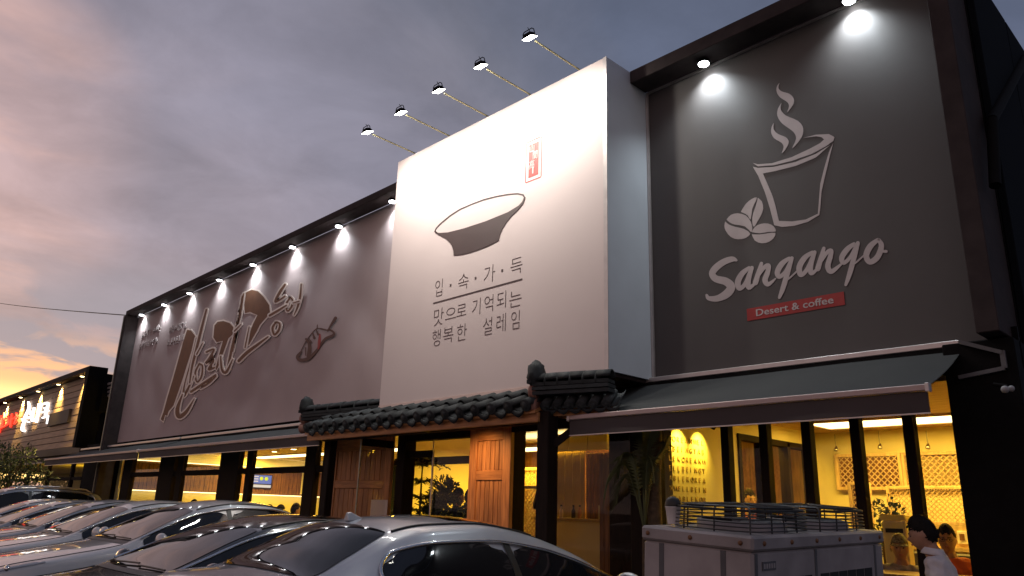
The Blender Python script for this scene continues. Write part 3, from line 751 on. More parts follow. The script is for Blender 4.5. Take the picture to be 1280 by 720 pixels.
# ================================================================== AWNINGS
def awning(x0, x1, yr, zr, yf, zf, label, drop=.17, arms=True):
    t = thing('awning', label, 'awning', ((x0 + x1) / 2, yr, zr))
    def cloth(u, v):
        x = x0 + (x1 - x0) * u; sag = .022 * math.sin(PI * v) + .005 * math.sin(x * 7.3 + v * 2) * math.sin(PI * v) + .004 * math.sin(x * 2.9)
        return Vector((x, yf + (yr - .09 - yf) * v, zf + (zr - .07 - zf) * v - sag))
    top = B().grid(cloth, 72, 8); top.grid(lambda u, v: cloth(u, v) - Vector((0, 0, .006)), 72, 8); top.build('canopy_cloth', 'awning', t, fix=False)
    box('rear_bar', 'alu', t, x0 + .01, x1 - .01, yr - .09, yr - .02, zr - .03, zr + .02, bevel=.006)
    box('cassette', 'black', t, x0 - .02, x1 + .02, yr - .085, yr - .025, zr - .15, zr - .034, bevel=.006)
    box('front_bar', pmat('salmon_bar', (.42, .32, .30), .45, .3), t, x0, x1, yf - .035, yf + .015, zf - .035, zf + .012, bevel=.006)
    for xx in (x0 - .006, x1 + .006): box('end_cap', 'alu', t, xx - .014, xx + .014, yf - .04, yf + .02, zf - .045, zf + .02, bevel=.004)
    def val(u, v):
        x = x0 + (x1 - x0) * u
        return Vector((x, yf - .012 + .010 * math.sin(x * 3.1) * (1 - v), zf - .038 - drop * (1 - v)))
    vb = B().grid(val, 60, 4); vb.grid(lambda u, v: val(u, v) + Vector((0, .004, 0)), 60, 4); vb.build('valance', 'valance', t, fix=False)
    box('hem', 'alu', t, x0, x1, yf - .018, yf - .0, zf - .050 - drop, zf - .040 - drop)
    if arms:
        for xx, dx in ((x1 - .25, -.55), (x0 + .3, .55)):
            el = Vector((xx + dx, (yr + yf) / 2, (zr + zf) / 2 - .14))
            B().bar((xx, yr - .1, zr - .17), el, .05, .04).build('folding_arm', 'alu', t)
            B().bar(el, (xx, yf + .02, zf - .03), .04, .035).build('folding_arm', 'alu', t)
    return t
awning(-5.17, -1.80, F - .02, 2.86, 5.78, 2.385, 'black retractable awning over the cafe windows beneath the coffee sign', .145)
awning(-17.42, -9.95, 6.62, 2.79, 5.70, 2.45, 'black awning under the mauve banner, running up to the tiled roof', .13)
awning(-25.0, -17.52, 6.62, 2.79, 5.70, 2.45, 'black awning at the far left end beside the neighbouring shop', .13)
bk = thing('awning_bracket', 'pale angled awning bracket on the dark corner pier', 'bracket', (-1.55, 6.6, 2.7))
B().bar((-1.78, 6.60, 2.84), (-1.50, 6.60, 2.72), .04, .03).bar((-1.50, 6.60, 2.735), (-1.50, 6.60, 2.60), .035, .03).bar((-1.50, 6.60, 2.60), (-1.82, 6.60, 2.56), .04, .03).build('bracket_arm', 'acdark', bk)
cc = thing('security_camera', 'small twin pale security camera on the dark corner wall', 'camera', (-1.44, 6.6, 2.3))
p = PX(1247, 488, -1.44)
B().ball(p + Vector((.05, -.02, 0)), .026).build('camera_body', 'cam_white', cc)
B().ball(p + Vector((.06, .10, .02)), .022).build('camera_body', 'cam_white', cc)
B().tube([p + Vector((-.03, .04, .05)), p + Vector((.05, .04, .03))], .015, 6).build('mount', 'black', cc)
pipe = B().tube([PX(1282, 72, -1.37), PX(1240, 150, -1.37)], .045, 10); pipe.tube([PX(1240, 150, -1.37), PX(1244, 232, -1.37)], .045, 10)
tag(pipe.build('drain_pipe', 'black'), 'black drain pipe bent down the dark side wall', 'pipe')

# ================================================================== TILED CANOPY
tcn = thing('tiled_canopy', 'small tiled roof over the entrance with clay ridge ends', 'canopy roof', (-7.7, 6.2, 2.4))
e0, e1 = Vector((0, 5.52, 2.475)), Vector((0, 6.52, 2.86))
sl_ = (e1 - e0); sd_ = sl_.normalized(); up_ = Vector((0, -sd_.z, sd_.y))
def half_tile_mesh(r0, r1, L, a0=0, a1=PI, th=.016, n=8, closed=True, invert=False):
    b = B(); vs = []
    for (r, yy) in ((r0, 0), (r1, L)):
        for rr in (r, r - th):
            for k in range(n + 1):
                a = a0 + (a1 - a0) * k / n
                z = rr * math.sin(a) * (-1 if invert else 1)
                vs.append(Vector((rr * math.cos(a), yy, z)))
    m_ = n + 1; fs = []
    for k in range(n):
        fs += [(k, k + 1, 2 * m_ + k + 1, 2 * m_ + k), (m_ + k, 3 * m_ + k, 3 * m_ + k + 1, m_ + k + 1), (k, m_ + k, m_ + k + 1, k + 1), (2 * m_ + k, 2 * m_ + k + 1, 3 * m_ + k + 1, 3 * m_ + k)]
    for k in (0, n): fs.append((k, 2 * m_ + k, 3 * m_ + k, m_ + k) if k == 0 else (k, m_ + k, 3 * m_ + k, 2 * m_ + k))
    b.add(vs, fs, True); return b
def mesh_of(b, mats):
    o = b.build('tmp', mats); me = o.data; bpy.data.objects.remove(o); return me
def place(name, me, parent, pos, rot, scale=1):
    o = bpy.data.objects.new(name, me); COL.objects.link(o); o.parent = parent
    o.location = Vector(pos) - world_loc(parent); o.rotation_euler = rot.to_euler() if hasattr(rot, 'to_euler') else rot
    o.scale = (scale,) * 3; return o
cov = half_tile_mesh(.072, .066, .40); ME_COV = mesh_of(cov, ['tile'])
pan = half_tile_mesh(.135, .135, .40, a0=.55, a1=PI - .55, invert=True); ME_PAN = mesh_of(pan, ['tile'])
end = half_tile_mesh(.070, .066, .30); end.lathe([(.0, -.010), (.050, -.010), (.054, -.006), (.066, -.008), (.068, .01), (.0, .012)], (0, 0, .0), (0, 1, 0), 16); end.lathe([(.0, -.024), (.03, -.022), (.034, -.016)], (0, 0, 0), (0, 1, 0), 12)
ME_END = mesh_of(end, ['tile'])
drip = B()
def dripf():
    vs = []; n = 8
    for i in range(n + 1):
        a = .45 + (PI - .9) * i / n
        x = .135 * math.cos(a); zt = -.135 * math.sin(a); zb = zt - .038 * max(0, 1 - abs(x) / .12) - .014
        vs += [(x, -.012, zt + .008), (x, -.030, zb), (x, .006, zt + .008), (x, -.012, zb)]
    fs = []
    for i in range(n):
        a = i * 4; c = a + 4
        fs += [(a, c, c + 1, a + 1), (a + 2, a + 3, c + 3, c + 2), (a, a + 2, c + 2, c), (a + 1, c + 1, c + 3, a + 3)]
    return vs, fs
drip.add(*dripf(), True); ME_DRIP = mesh_of(drip, ['tile'])
rotS = Matrix((Vector((1, 0, 0)), sd_, up_)).transposed()
XA, XB = -9.98, -5.52; NR = 17; pitch = (XB - XA) / NR
for i in range(NR + 1):
    x = XA + pitch * i
    jit = Matrix.Rotation(random.uniform(-.03, .03), 3, 'Z')
    place('eave_tile', ME_END, tcn, e0 + Vector((x, 0, 0)) + up_ * (.035 + random.uniform(-.004, .004)) - sd_ * .03, rotS @ jit)
    for k in (1, 2):
        place('cover_tile', ME_COV, tcn, e0 + Vector((x, 0, 0)) + sd_ * (.24 + .34 * (k - 1)) + up_ * (.05 + .010 * k), rotS @ Matrix.Rotation(-.03, 3, 'X'))
    if i < NR:
        xm = x + pitch / 2
        place('drip_tile', ME_DRIP, tcn, e0 + Vector((xm, 0, 0)) + up_ * .10 - sd_ * .012, rotS)
        for k in range(3): place('pan_tile', ME_PAN, tcn, e0 + Vector((xm, 0, 0)) + sd_ * (.0 + .32 * k) + up_ * (.10 + .004 * k), rotS @ Matrix.Rotation(-.03, 3, 'X'))
deck = B(); deck.add([e0 + Vector((XA - .1, 0, -.03)), e0 + Vector((XB + .1, 0, -.03)), e1 + Vector((XB + .1, 0, -.03)), e1 + Vector((XA - .1, 0, -.03))] + [e0 + Vector((XA - .1, 0, -.06)), e0 + Vector((XB + .1, 0, -.06)), e1 + Vector((XB + .1, 0, -.06)), e1 + Vector((XA - .1, 0, -.06))],
    [(0, 1, 2, 3), (7, 6, 5, 4), (0, 4, 5, 1), (1, 5, 6, 2), (2, 6, 7, 3), (3, 7, 4, 0)]); deck.build('roof_deck', 'pine_h', tcn)
box('fascia', 'pine_h', tcn, XA - .1, XB + .1, 5.56, 5.60, 2.33, 2.43, bevel=.006)
box('soffit_beam', 'timber', tcn, XA - .05, XB + .05, 5.72, 5.84, 2.34, 2.45, bevel=.008)
for i in range(9):
    x = XA + .3 + i * .5
    box('rafter', 'pine_h', tcn, x - .035, x + .035, 5.62, 6.4, 2.452, 2.50)
def ridge(a, b, n, flat=3):
    a = Vector(a); b = Vector(b); d = (b - a).normalized(); L = (b - a).length
    r = d.cross(Vector((0, 0, 1))).normalized(); u = r.cross(d)
    rot = Matrix((r, d, u)).transposed()
    for k in range(flat):
        w = .085 + .012 * (k % 2)
        bb = B(); p0 = a + u * (.045 * k); p1 = b + u * (.045 * k)
        bb.bar(p0 + u * .02, p1 + u * .02, w * 2, .036, u).build('ridge_course', 'tile', tcn)
    top = a + u * (.045 * flat)
    me_r = mesh_of(half_tile_mesh(.086, .078, L / n * 1.08), ['tile'])
    for i in range(n):
        place('ridge_tile', me_r, tcn, top + d * (L * i / n) + u * (.01 + random.uniform(0, .006)), rot @ Matrix.Rotation(.05 + random.uniform(-.02, .02), 3, 'X'))
        if i: B().lathe([(.082, -.012), (.098, 0), (.082, .014)], top + d * (L * i / n) + u * .0, d, 14).build('ridge_band', 'tile', tcn)
    # round clay ends stacked under a lumpy finial, facing away from the ridge
    for k, zz in enumerate((.045, -.105)):
        B().lathe([(.0, -.03), (.07, -.03), (.082, -.018), (.082, .06), (.0, .06)], a + u * zz - d * .03, d, 18).build('clay_end', 'tile_end', tcn)
    fb = bmesh.new(); bmesh.ops.create_icosphere(fb, subdivisions=3, radius=1)
    for v in fb.verts:
        c_ = v.co; q = 1 + .10 * math.sin(c_.x * 9 + c_.z * 5) * math.cos(c_.y * 8) + .07 * math.sin(c_.z * 14)
        taper = 1.0 - .12 * max(0, c_.z) ** 2 + .12 * max(0, -c_.z)
        side = .03 * math.cos(c_.z * 6)
        v.co = Vector((c_.x * .118 * taper * q, c_.y * .09 * taper * q, max(-.9, min(.86, c_.z)) * .150 * q))
    me = bpy.data.meshes.new('finial'); fb.to_mesh(me); fb.free(); me.materials.append(M['tile'])
    for p_ in me.polygons: p_.use_smooth = True
    o = bpy.data.objects.new('finial', me); COL.objects.link(o); o.parent = tcn
    o.location = a + u * .235 - d * .0 - world_loc(tcn); o.rotation_euler = rot.to_euler()
    B().bar(a + u * .14 - r * .10 - d * .035, a + u * .14 + r * .10 - d * .035, .05, .04).build('finial_base', 'tile', tcn)
ridge((-10.62, 5.80, 2.67), (-8.98, 6.14, 2.70), 6)
ridge((-5.49, 5.60, 2.60), (-4.68, 5.84, 2.60), 6)
# tiles hung below the right hand ridge
vd = Vector((.81, .24, 0)).normalized(); vr = Vector((.28, -.96, 0)); vs_ = Vector((-vr.x * .8, -vr.y * .8, .6)).normalized(); vu = vd.cross(vs_).normalized()
vq = Matrix((vd, vs_, vu)).transposed()
for i in range(6):
    q = Vector((-5.36, 5.60, 2.515)) + vd * (.135 * i)
    place('verge_tile', ME_END, tcn, q - Vector((0, 0, .035)), vq, .80)
    place('verge_drip', ME_DRIP, tcn, q + vd * .067 + vu * .06 - Vector((0, 0, .045)), vq, .72)
    place('verge_pan', ME_PAN, tcn, q + vd * .067 + vu * .06 - Vector((0, 0, .04)), vq, .62)
B().bar((-5.42, 5.66, 2.43), (-4.70, 5.875, 2.43), .03, .075).build('fascia', 'pine_h', tcn)
# post carrying the right hand end, with its braces
box('post', 'timber', tcn, -5.47, -5.31, 5.60, 5.76, .02, 2.44, bevel=.01)
B().bar((-5.39, 5.68, 2.06), (-5.0, 5.98, 2.44), .07, .07).build('brace', 'timber', tcn)
B().bar((-5.39, 5.70, 1.98), (-5.85, 6.0, 1.50), .06, .06).build('brace', 'timber', tcn)
B().bar((-6.7, 6.46, 2.405), (-4.95, 5.98, 2.345), .08, .08).build('tie_beam', 'timber', tcn)
B().box(-10.05, -9.92, 5.86, 5.98, .02, 2.40).build('post', 'timber', tcn, bevel=.01)

for x, nm in ((-10.0, 'left one, before the wide pine door'), (-7.1, 'right one, before the narrow pine door')):  # lamps out of view, added here to light the pine doors
    t = thing('added_soffit_lamp', 'unseen warm lamp added under the tiled canopy, ' + nm, 'lamp', (x, 5.95, 2.45), 'added lamps under the tiled canopy')
    B().lathe([(.05, 0), (.05, -.04), (.04, -.045)], (x, 5.95, 2.45), n=14).build('housing', 'black', t); B().lathe([(.038, -.03), (.0, -.04)], (x, 5.95, 2.45), n=14).build('lens', 'warm', t)
    lamp('SPOT', (x, 5.95, 2.395), 42, (1.0, .55, .20), t, .03, (0, .45, -1), math.radians(140), 1.0)
# ================================================================== DOORS
def plank_door(x0, x1, y, z0, z1, label, n_top, rail_z, yaw=0.0):
    t = thing('wooden_door', label, 'door', ((x0 + x1) / 2, y, z0))
    s = .14; cxd = (x0 + x1) / 2; w = (x1 - x0) / 2; h = z1 - z0
    def lb(*a): return B().box(*a)
    lb(-w, -w + s, -.03, .03, 0, h).build('stile', 'pine', t, local=True, bevel=.005)
    lb(w - s, w, -.03, .03, 0, h).build('stile', 'pine', t, local=True, bevel=.005)
    rz = rail_z - z0
    for a, c in ((h - .22, h), (rz - .06, rz + .06), (0, .2)):
        lb(-w + s + .001, w - s - .001, -.027, .027, a, c).build('rail', 'pine_h', t, local=True, bevel=.005)
    pw = (2 * w - 2 * s) / n_top
    for k in range(n_top):
        for a, c in ((.2, rz - .06), (rz + .06, h - .22)):
            dy = random.uniform(-.002, .002)
            lb(-w + s + pw * k + .004, -w + s + pw * (k + 1) - .004, -.012 + dy, .012 + dy, a + .002, c - .002).build('plank', 'pine', t, local=True, bevel=.003)
    lb(-w + s, w - s, .0125, .018, .18, h - .2).build('backing', 'dark', t, local=True)
    t.rotation_euler.z = yaw
    return t
plank_door(-7.45, -6.69, 6.44, .15, 2.50, 'orange pine plank door between the glazed entrance and the dark post', 6, 1.86)
plank_door(-10.74, -9.24, 6.46, .15, 2.475, 'wide pine plank door left of the entrance, half behind a glass leaf', 10, 1.76, .05)
gd = thing('glass_door', 'open frameless glass door with dark top rail standing before the pine door', 'glass door', (-9.2, 6.2, .15))
B().box(-9.206, -9.194, 5.93, 6.44, .2, 2.26).build('glass_leaf', 'glass', gd)
box('top_rail', 'black', gd, -9.225, -9.175, 5.93, 6.46, 2.262, 2.36, bevel=.004)
box('edge_strip', 'steel', gd, -9.212, -9.188, 5.915, 5.929, .18, 2.36)
box('bottom_rail', 'black', gd, -9.22, -9.18, 5.93, 6.44, .16, .198)
pn = thing('paper_notice', 'blank pale paper notice hung low on the wide pine door', 'notice', (-9.55, 6.42, 1.4))
a = PY(463, 643, 6.40); c = PY(485, 625, 6.40)
B().box(a.x, c.x, 6.395, 6.40, a.z - .1, c.z).build('sheet', 'paper', pn)

# ================================================================== INTERIOR LIGHT
WARM = (1.0, .60, .03)
def strip_light(x0, x1, y0, y1, z, label, mat='strip', energy=60, frame=.03):
    t = thing('strip_light', label, 'ceiling light', ((x0 + x1) / 2, (y0 + y1) / 2, z), 'lit strips in the ceilings')
    B().box(x0, x1, y0, y1, z - .02, z - .003).build('diffuser', mat, t)
    b = B(); b.box(x0 - frame, x1 + frame, y0 - frame, y0 - .001, z - .03, z - .002).box(x0 - frame, x1 + frame, y1 + .001, y1 + frame, z - .03, z - .002)
    b.box(x0 - frame, x0 - .001, y0, y1, z - .03, z - .002).box(x1 + .001, x1 + frame, y0, y1, z - .03, z - .002)
    b.build('frame', 'ceilwood', t)
    if energy: lamp('AREA', ((x0 + x1) / 2, (y0 + y1) / 2, z - .035), energy, WARM, t, rot=(0, 0, -1), sx=x1 - x0, sy=y1 - y0)
    return t
strip_light(-4.25, -1.95, 9.05, 9.75, 2.6, 'broad lit ceiling strip above the cafe lattice partition', energy=74)
strip_light(-22.2, -12.4, 10.2, 10.85, CE, 'long lit ceiling slot in the dining room left of the entrance', energy=560)
strip_light(-10.4, -8.12, 9.5, 10.2, 2.54, 'lit ceiling strip in the entrance lobby behind the glass', energy=210)
cv = thing('cove_light', 'glowing cove band above the slatted end wall of the dining room', 'cove light', (-22.3, 10, 2.5))
B().box(-22.34, -22.20, 6.95, 13.0, 2.425, 2.455).build('ledge', 'ceilwood', cv)
B().box(-22.32, -22.24, 6.97, 12.98, 2.456, 2.475).build('light_tube', 'strip', cv)
lamp('AREA', (-22.2, 10, 2.50), 160, WARM, cv, rot=(-1, 0, .6), sx=.05, sy=5.8)
c2 = thing('cove_light', 'glowing low band behind the bench at the far end wall', 'cove light', (-22.3, 10, 1.7))
B().box(-22.30, -22.20, 6.95, 13.0, 1.69, 1.715).build('ledge', 'slat', c2)
B().box(-22.29, -22.22, 6.97, 12.98, 1.665, 1.685).build('light_tube', 'strip', c2)
lamp('AREA', (-22.2, 10, 1.66), 80, WARM, c2, rot=(-1, 0, -.7), sx=.05, sy=5.8)
CG = 'round ceiling downlights in the dining room'
for (px_, py_), nm in zip(((262, 570), (343, 565), (367, 562), (417, 578)), ('leftmost, seen past the wide column', 'left one of the pair over the screen', 'right one of the pair over the screen', 'seen beside the pine door')):
    d = ray(px_, py_); q = EYE + d * ((CE - .02 - EYE.z) / d.z)
    t = thing('ceiling_downlight', 'small warm ceiling downlight, ' + nm, 'ceiling light', (q.x, q.y, CE), CG)
    B().lathe([(.10, 0), (.10, -.014), (.07, -.016)], (q.x, q.y, CE), n=14).build('ring', 'ceil', t)
    B().lathe([(.068, -.012), (.066, -.018), (0, -.020)], (q.x, q.y, CE), n=14).build('lens', 'warm', t)
    lamp('SPOT', (q.x, q.y, CE - .05), 60, WARM, t, .05, (0, 0, -1), math.radians(120), .7)
for (px_, py_), nm in zip(((538, 573), (513, 561)), ('over the lobby pine tree', 'at the left of the lobby')):
    d = ray(px_, py_); q = EYE + d * ((CE - .02 - EYE.z) / d.z)
    t = thing('ceiling_downlight', 'small warm ceiling downlight, ' + nm, 'ceiling light', (q.x, q.y, CE), 'ceiling downlights in the lobby')
    B().lathe([(.10, 0), (.10, -.014), (.07, -.016)], (q.x, q.y, CE), n=14).build('ring', 'ceil', t)
    B().lathe([(.068, -.012), (.066, -.018), (0, -.020)], (q.x, q.y, CE), n=14).build('lens', 'warm', t)
    lamp('SPOT', (q.x, q.y, CE - .05), 60, WARM, t, .05, (0, 0, -1), math.radians(120), .7)

# ================================================================== CAFE INTERIOR (right bay)
wl = thing('letter_wall_art', 'rows of raised capital letters on the bright yellow wall', 'wall lettering', (-4.73, 7.3, 1.5))
ROWS = ['KOREANWEL', 'LBEINGTAB', 'LEKOREANW', 'ELLBEINGT', 'ABLEKOREA', 'NWELLBEIN', 'GTABLEKOR']
T8 = crop(820, 520, 6)
pa = PX(*T8(88, 232), -4.74); pb = PX(*T8(350, 250), -4.74); z7 = PX(*T8(360, 650), -4.74).z
for j, rw in enumerate(ROWS):
    z = 2.215 - j * (2.215 - z7) / 6.0 * 1.0
    for k, ch in enumerate(rw):
        yy = pa.y + (pb.y - pa.y) * k / 8.4
        glyph(ch, (-4.735, yy, z), (0, 1, 0), (0, 0, 1), .080, 'letter_shaded', wl, depth=.008, sx=1.0, thin=-.004)
wg = 'spot lamps on the yellow letter wall'
for y_, nm in ((7.02, 'over its left end'), (7.42, 'over its right end')):
    t = thing('wall_spot', 'small black spot lamp above the yellow lettered wall, ' + nm, 'spot lamp', (-4.5, y_, 2.45), wg)
    B().tube([(-4.52, y_, 2.6), (-4.52, y_, 2.44)], .008, 6).build('stem', 'black', t)
    B().lathe([(.018, .05), (.030, 0), (.026, -.045), (.0, -.046)], (-4.52, y_, 2.42), (.5, 0, .87), 12).build('lamp_shade', 'black', t)
    lamp('SPOT', (-4.545, y_, 2.36), 40, (1.0, .70, .08), t, .012, (-.75, .05, -.66), math.radians(85), 1.0)
# glazed kitchen screen in the side wall
kw = thing('kitchen_window', 'dark framed interior window with brownish panes behind the cafe', 'window', (-4.8, 9.2, .9))
for y0, y1 in ((8.28, 8.34), (8.86, 8.93), (9.50, 9.57), (10.14, 10.2)):
    box('frame_post', 'timber', kw, -4.85, -4.72, y0, y1, .9, 2.42)
box('frame_rail', 'timber', kw, -4.85, -4.72, 8.34, 10.14, 2.35, 2.419); box('frame_rail', 'timber', kw, -4.85, -4.72, 8.34, 10.14, .901, .97)
for y0, y1 in ((8.34, 8.86), (8.93, 9.50), (9.57, 10.14)):
    B().box(-4.79, -4.782, y0, y1, .97, 2.35).build('pane', 'glass', kw)
kc = thing('kitchen_cupboard', 'pale kitchen wall cupboards with steel shelf behind the dark window', 'cupboard', (-5.9, 9.3, 1))
box('carcass', 'curtain', kc, -6.3, -5.95, 8.3, 10.3, 1.9, 2.6, bevel=.01)
for k in range(4): box('door', 'curtain', kc, -5.949, -5.93, 8.32 + k * .49, 8.79 + k * .49, 1.92, 2.58, bevel=.006)
box('shelf', 'alu', kc, -6.3, -5.9, 8.3, 10.3, 1.52, 1.55); box('worktop', 'alu', kc, -6.3, -5.7, 8.3, 10.3, 1.0, 1.05)
lamp('AREA', (-5.4, 9.2, 2.66), 60, WARM, kc, rot=(-.3, 0, -1), sx=.6, sy=1.2)
def lattice(x0, x1, y, z0, z1, sp, w, fr, name, label, cat, parent=None, horizontal_rail=True, backing=None):
    t = thing(name, label, cat, ((x0 + x1) / 2, y, z0))
    box('frame', 'lattice', t, x0, x0 + fr, y - .022, y + .022, z0, z1, bevel=.003); box('frame', 'lattice', t, x1 - fr, x1, y - .022, y + .022, z0, z1, bevel=.003)
    box('frame', 'lattice', t, x0 + fr, x1 - fr, y - .021, y + .021, z1 - fr, z1, bevel=.003); box('frame', 'lattice', t, x0 + fr, x1 - fr, y - .021, y + .021, z0, z0 + fr, bevel=.003)
    a0, a1, c0, c1 = x0 + fr, x1 - fr, z0 + fr, z1 - fr
    b = B(); Wd = a1 - a0; H = c1 - c0
    for sgn, dy in ((1, -.004), (-1, .004)):
        s = -H
        while s < Wd:
            # the line x = s + t (rising), clipped to the rectangle
            t0 = max(0, -s); t1 = min(H, Wd - s)
            if t1 - t0 > .02:
                xa, xb = a0 + s + t0, a0 + s + t1
                if sgn < 0: xa, xb = a0 + a1 - xa, a0 + a1 - xb
                b.bar((xa, y + dy, c0 + t0), (xb, y + dy, c0 + t1), .007, w, (0, 0, 1))
            s += sp
    o = b.build('lattice', 'lattice', t, fix=False); o['kind'] = 'stuff'
    if backing: box('backing', backing, t, a0, a1, y + .03, y + .045, c0, c1)
    return t
lattice(-4.46, -3.62, 10.30, 1.84, 2.30, .075, .012, .04, 'lattice_window', 'wide lattice window on the cafe back wall, left half by the corner', 'lattice window', backing='slat')
lattice(-3.615, -2.2, 10.30, 1.84, 2.30, .075, .012, .04, 'lattice_window', 'wide lattice window on the cafe back wall, right half above the partition', 'lattice window', backing='curtain')
lattice(-3.66, -1.66, 9.82, 1.44, 1.87, .058, .011, .035, 'lattice_partition', 'pale lattice partition screen above the bench behind the diners', 'partition', backing=None)
lattice(-3.98, -3.72, 9.5, .9, 1.90, .06, .011, .035, 'lattice_partition', 'narrow lattice partition screen beside the potted plant', 'partition', backing='slat')
for k, (px_, py_) in enumerate(((1045, 562), (1100, 559), (1160, 559))):
    q = PY(px_, py_, 10.2)
    t = thing('wall_spot', 'tiny hanging wall spot over the lattice windows, %s' % ('nearest the corner', 'middle one of three', 'farthest from the corner')[k], 'spot lamp', q, 'wall spots over the lattice windows')
    B().tube([q + Vector((0, 0, .2)), q + Vector((0, 0, .03))], .006, 6).build('stem', 'steel', t)
    B().lathe([(.012, .05), (.030, 0), (.028, -.02), (0, -.022)], q, (0, .3, 1), 10).build('lamp_shade', 'chrome', t)
bh = thing('dining_bench', 'cushioned wall bench with pale wooden back under the lattice partition', 'bench', (-2.6, 9.6, .16))
box('backrest', 'lattice', bh, -3.66, -1.64, 9.80, 9.85, .16, 1.439); box('cap_rail', 'lattice', bh, -3.66, -1.64, 9.72, 9.79, 1.16, 1.20)
box('cushion', 'seat', bh, -3.66, -1.64, 9.68, 9.795, .66, 1.14, bevel=.02); box('seat', 'seat', bh, -3.66, -1.64, 9.22, 9.67, .45, .60, bevel=.02); box('base', 'timber', bh, -3.66, -1.64, 9.27, 9.67, .16, .449)
tb = thing('dining_table', 'wooden dining table in front of the boy in orange', 'table', (-2.35, 7.45, .16))
box('table_top', 'table', tb, -2.95, -1.7, 7.10, 7.72, .98, 1.03, bevel=.006)
for x in (-2.88, -1.77):
    for y_ in (7.16, 7.66): box('leg', 'black', tb, x - .025, x + .025, y_ - .025, y_ + .025, .16, .979)
so_ = thing('wall_socket', 'small framed socket plate on the pale bench back', 'socket', (-2.7, 9.79, 1.3))
q = PY(1203, 672, 9.79); box('plate', 'ceil', so_, q.x - .05, q.x + .05, 9.785, 9.799, q.z - .07, q.z + .07, bevel=.003); box('socket', 'slat', so_, q.x - .025, q.x + .025, 9.778, 9.784, q.z - .03, q.z + .04)
mc = thing('counter_machine', 'boxy yellow lit drinks machine behind the child in the cap', 'machine', (-2.9, 8.4, 1))
q0 = PY(1106, 690, 8.05); q1 = PY(1131, 645, 8.05)
box('body', 'wall', mc, q0.x, q1.x, 8.05, 8.19, .62, q1.z - .05, bevel=.01); box('top', pmat('yellow_top', (.75, .62, .10), .5), mc, q0.x - .01, q1.x + .01, 8.03, 8.19, q1.z - .049, q1.z + .01, bevel=.008)
box('slot', 'dark', mc, q0.x + .03, q1.x - .03, 8.044, 8.049, q1.z - .16, q1.z - .12)

# ================================================================== LOBBY
ct = thing('reception_counter', 'low pale reception counter with small items behind the entrance glass', 'counter', (-7.1, 8.7, .16))
box('front', 'wall', ct, -8.3, -6.4, 8.5, 8.56, .16, 1.33); box('top', 'curtain', ct, -8.32, -6.38, 8.42, 8.95, 1.331, 1.37, bevel=.006); box('upstand', 'wall', ct, -7.45, -6.4, 8.96, 9.0, .16, 1.56)
for k, x in enumerate((-8.0, -7.86, -7.62, -7.5)):
    t = thing('counter_bottle', 'small %s on the reception counter' % ('white bottle at the left end', 'short pale jar beside the bottle', 'dark cup near the middle', 'amber bottle nearest the dark panel')[k], 'bottle', (x, 8.6, 1.37), 'small bottles on the counter')
    B().lathe([(.03, 0), (.032, .06), (.03, .1), (.012, .13), (.012, .16), (0, .162)], (x, 8.6, 1.372), n=12).build('glass_body', ('paper_white', 'paper', 'lid', 'pine')[k], t)
    B().lathe([(.014, .16), (.014, .185), (0, .186)], (x, 8.6, 1.372), n=10).build('cap', 'black', t)
cu = thing('folding_screen', 'pale ribbed screen panel standing behind the reception counter', 'screen', (-8.3, 9.4, .16))
for k in range(10):
    x = -8.95 + k * .085; box('rib', 'curtain', cu, x, x + .08, 9.4 + .01 * (k % 2), 9.44, .16, 2.42, bevel=.004)
dk = thing('slatted_screen', 'dark brown slatted screen panel right of the pale screen', 'screen', (-7.7, 9.4, .16))
for k in range(7):
    x = -8.08 + k * .07; box('slat', 'slat', dk, x, x + .06, 9.41, 9.44, .16, 2.36, bevel=.004)
lb_ = thing('pelmet_box', 'pale boxed pelmet hanging over the counter', 'pelmet', (-8, 9.3, 2.5))
for k in range(3): box('pelmet_board', 'wall', lb_, -8.75 + k * .4, -8.36 + k * .4, 9.30, 9.36, 2.40, 2.68, bevel=.004)
lt2 = lattice(-10.2, -9.0, 9.9, .9, 2.2, .11, .02, .05, 'lattice_partition', 'lattice partition glowing yellow behind the lobby plants', 'partition', backing='wall')

lattice(-8.2, -7.6, 8.0, .9, 1.80, .07, .012, .04, 'lattice_partition', 'small lattice partition behind the two dark figures', 'partition', backing=None)
box('lobby_back_wall', 'slat', bld, -11.48, -4.88, 10.9, 11.0, .16, CE - .002)

# ================================================================== DINING ROOM
tv = thing('wall_screen', 'small lit blue menu screen hung on the brown slatted wall', 'screen', (-22.3, 10.9, 2))
box('bezel', 'black', tv, -22.34, -22.30, 10.55, 11.28, 1.86, 2.28, bevel=.006); B().box(-22.299, -22.292, 10.58, 11.25, 2.0, 2.25).build('display', 'tvblue', tv)
for k in range(2): B().lathe([(.055, 0), (.055, .006), (.03, .006)], (-22.291, 10.92 + k * .16, 2.15), (1, 0, 0), 16).build('display_mark', 'tvyellow', tv)
for z_ in (2.05, 2.12, 2.19): B().box(-22.291, -22.286, 10.62, 10.82, z_, z_ + .03).build('display_line', 'tvwhite', tv)
B().box(-22.299, -22.288, 10.58, 11.25, 1.89, 1.97).build('display_line', 'tvwhite', tv)
po = thing('wall_poster', 'tall pale poster at the far right of the slatted wall', 'poster', (-22.3, 12, 1.9))
q0 = PX(375, 618, -22.34); q1 = PX(381, 590, -22.34); B().box(-22.345, -22.33, q0.y, q1.y, q0.z, q1.z + .0).build('sheet', 'paper_white', po)
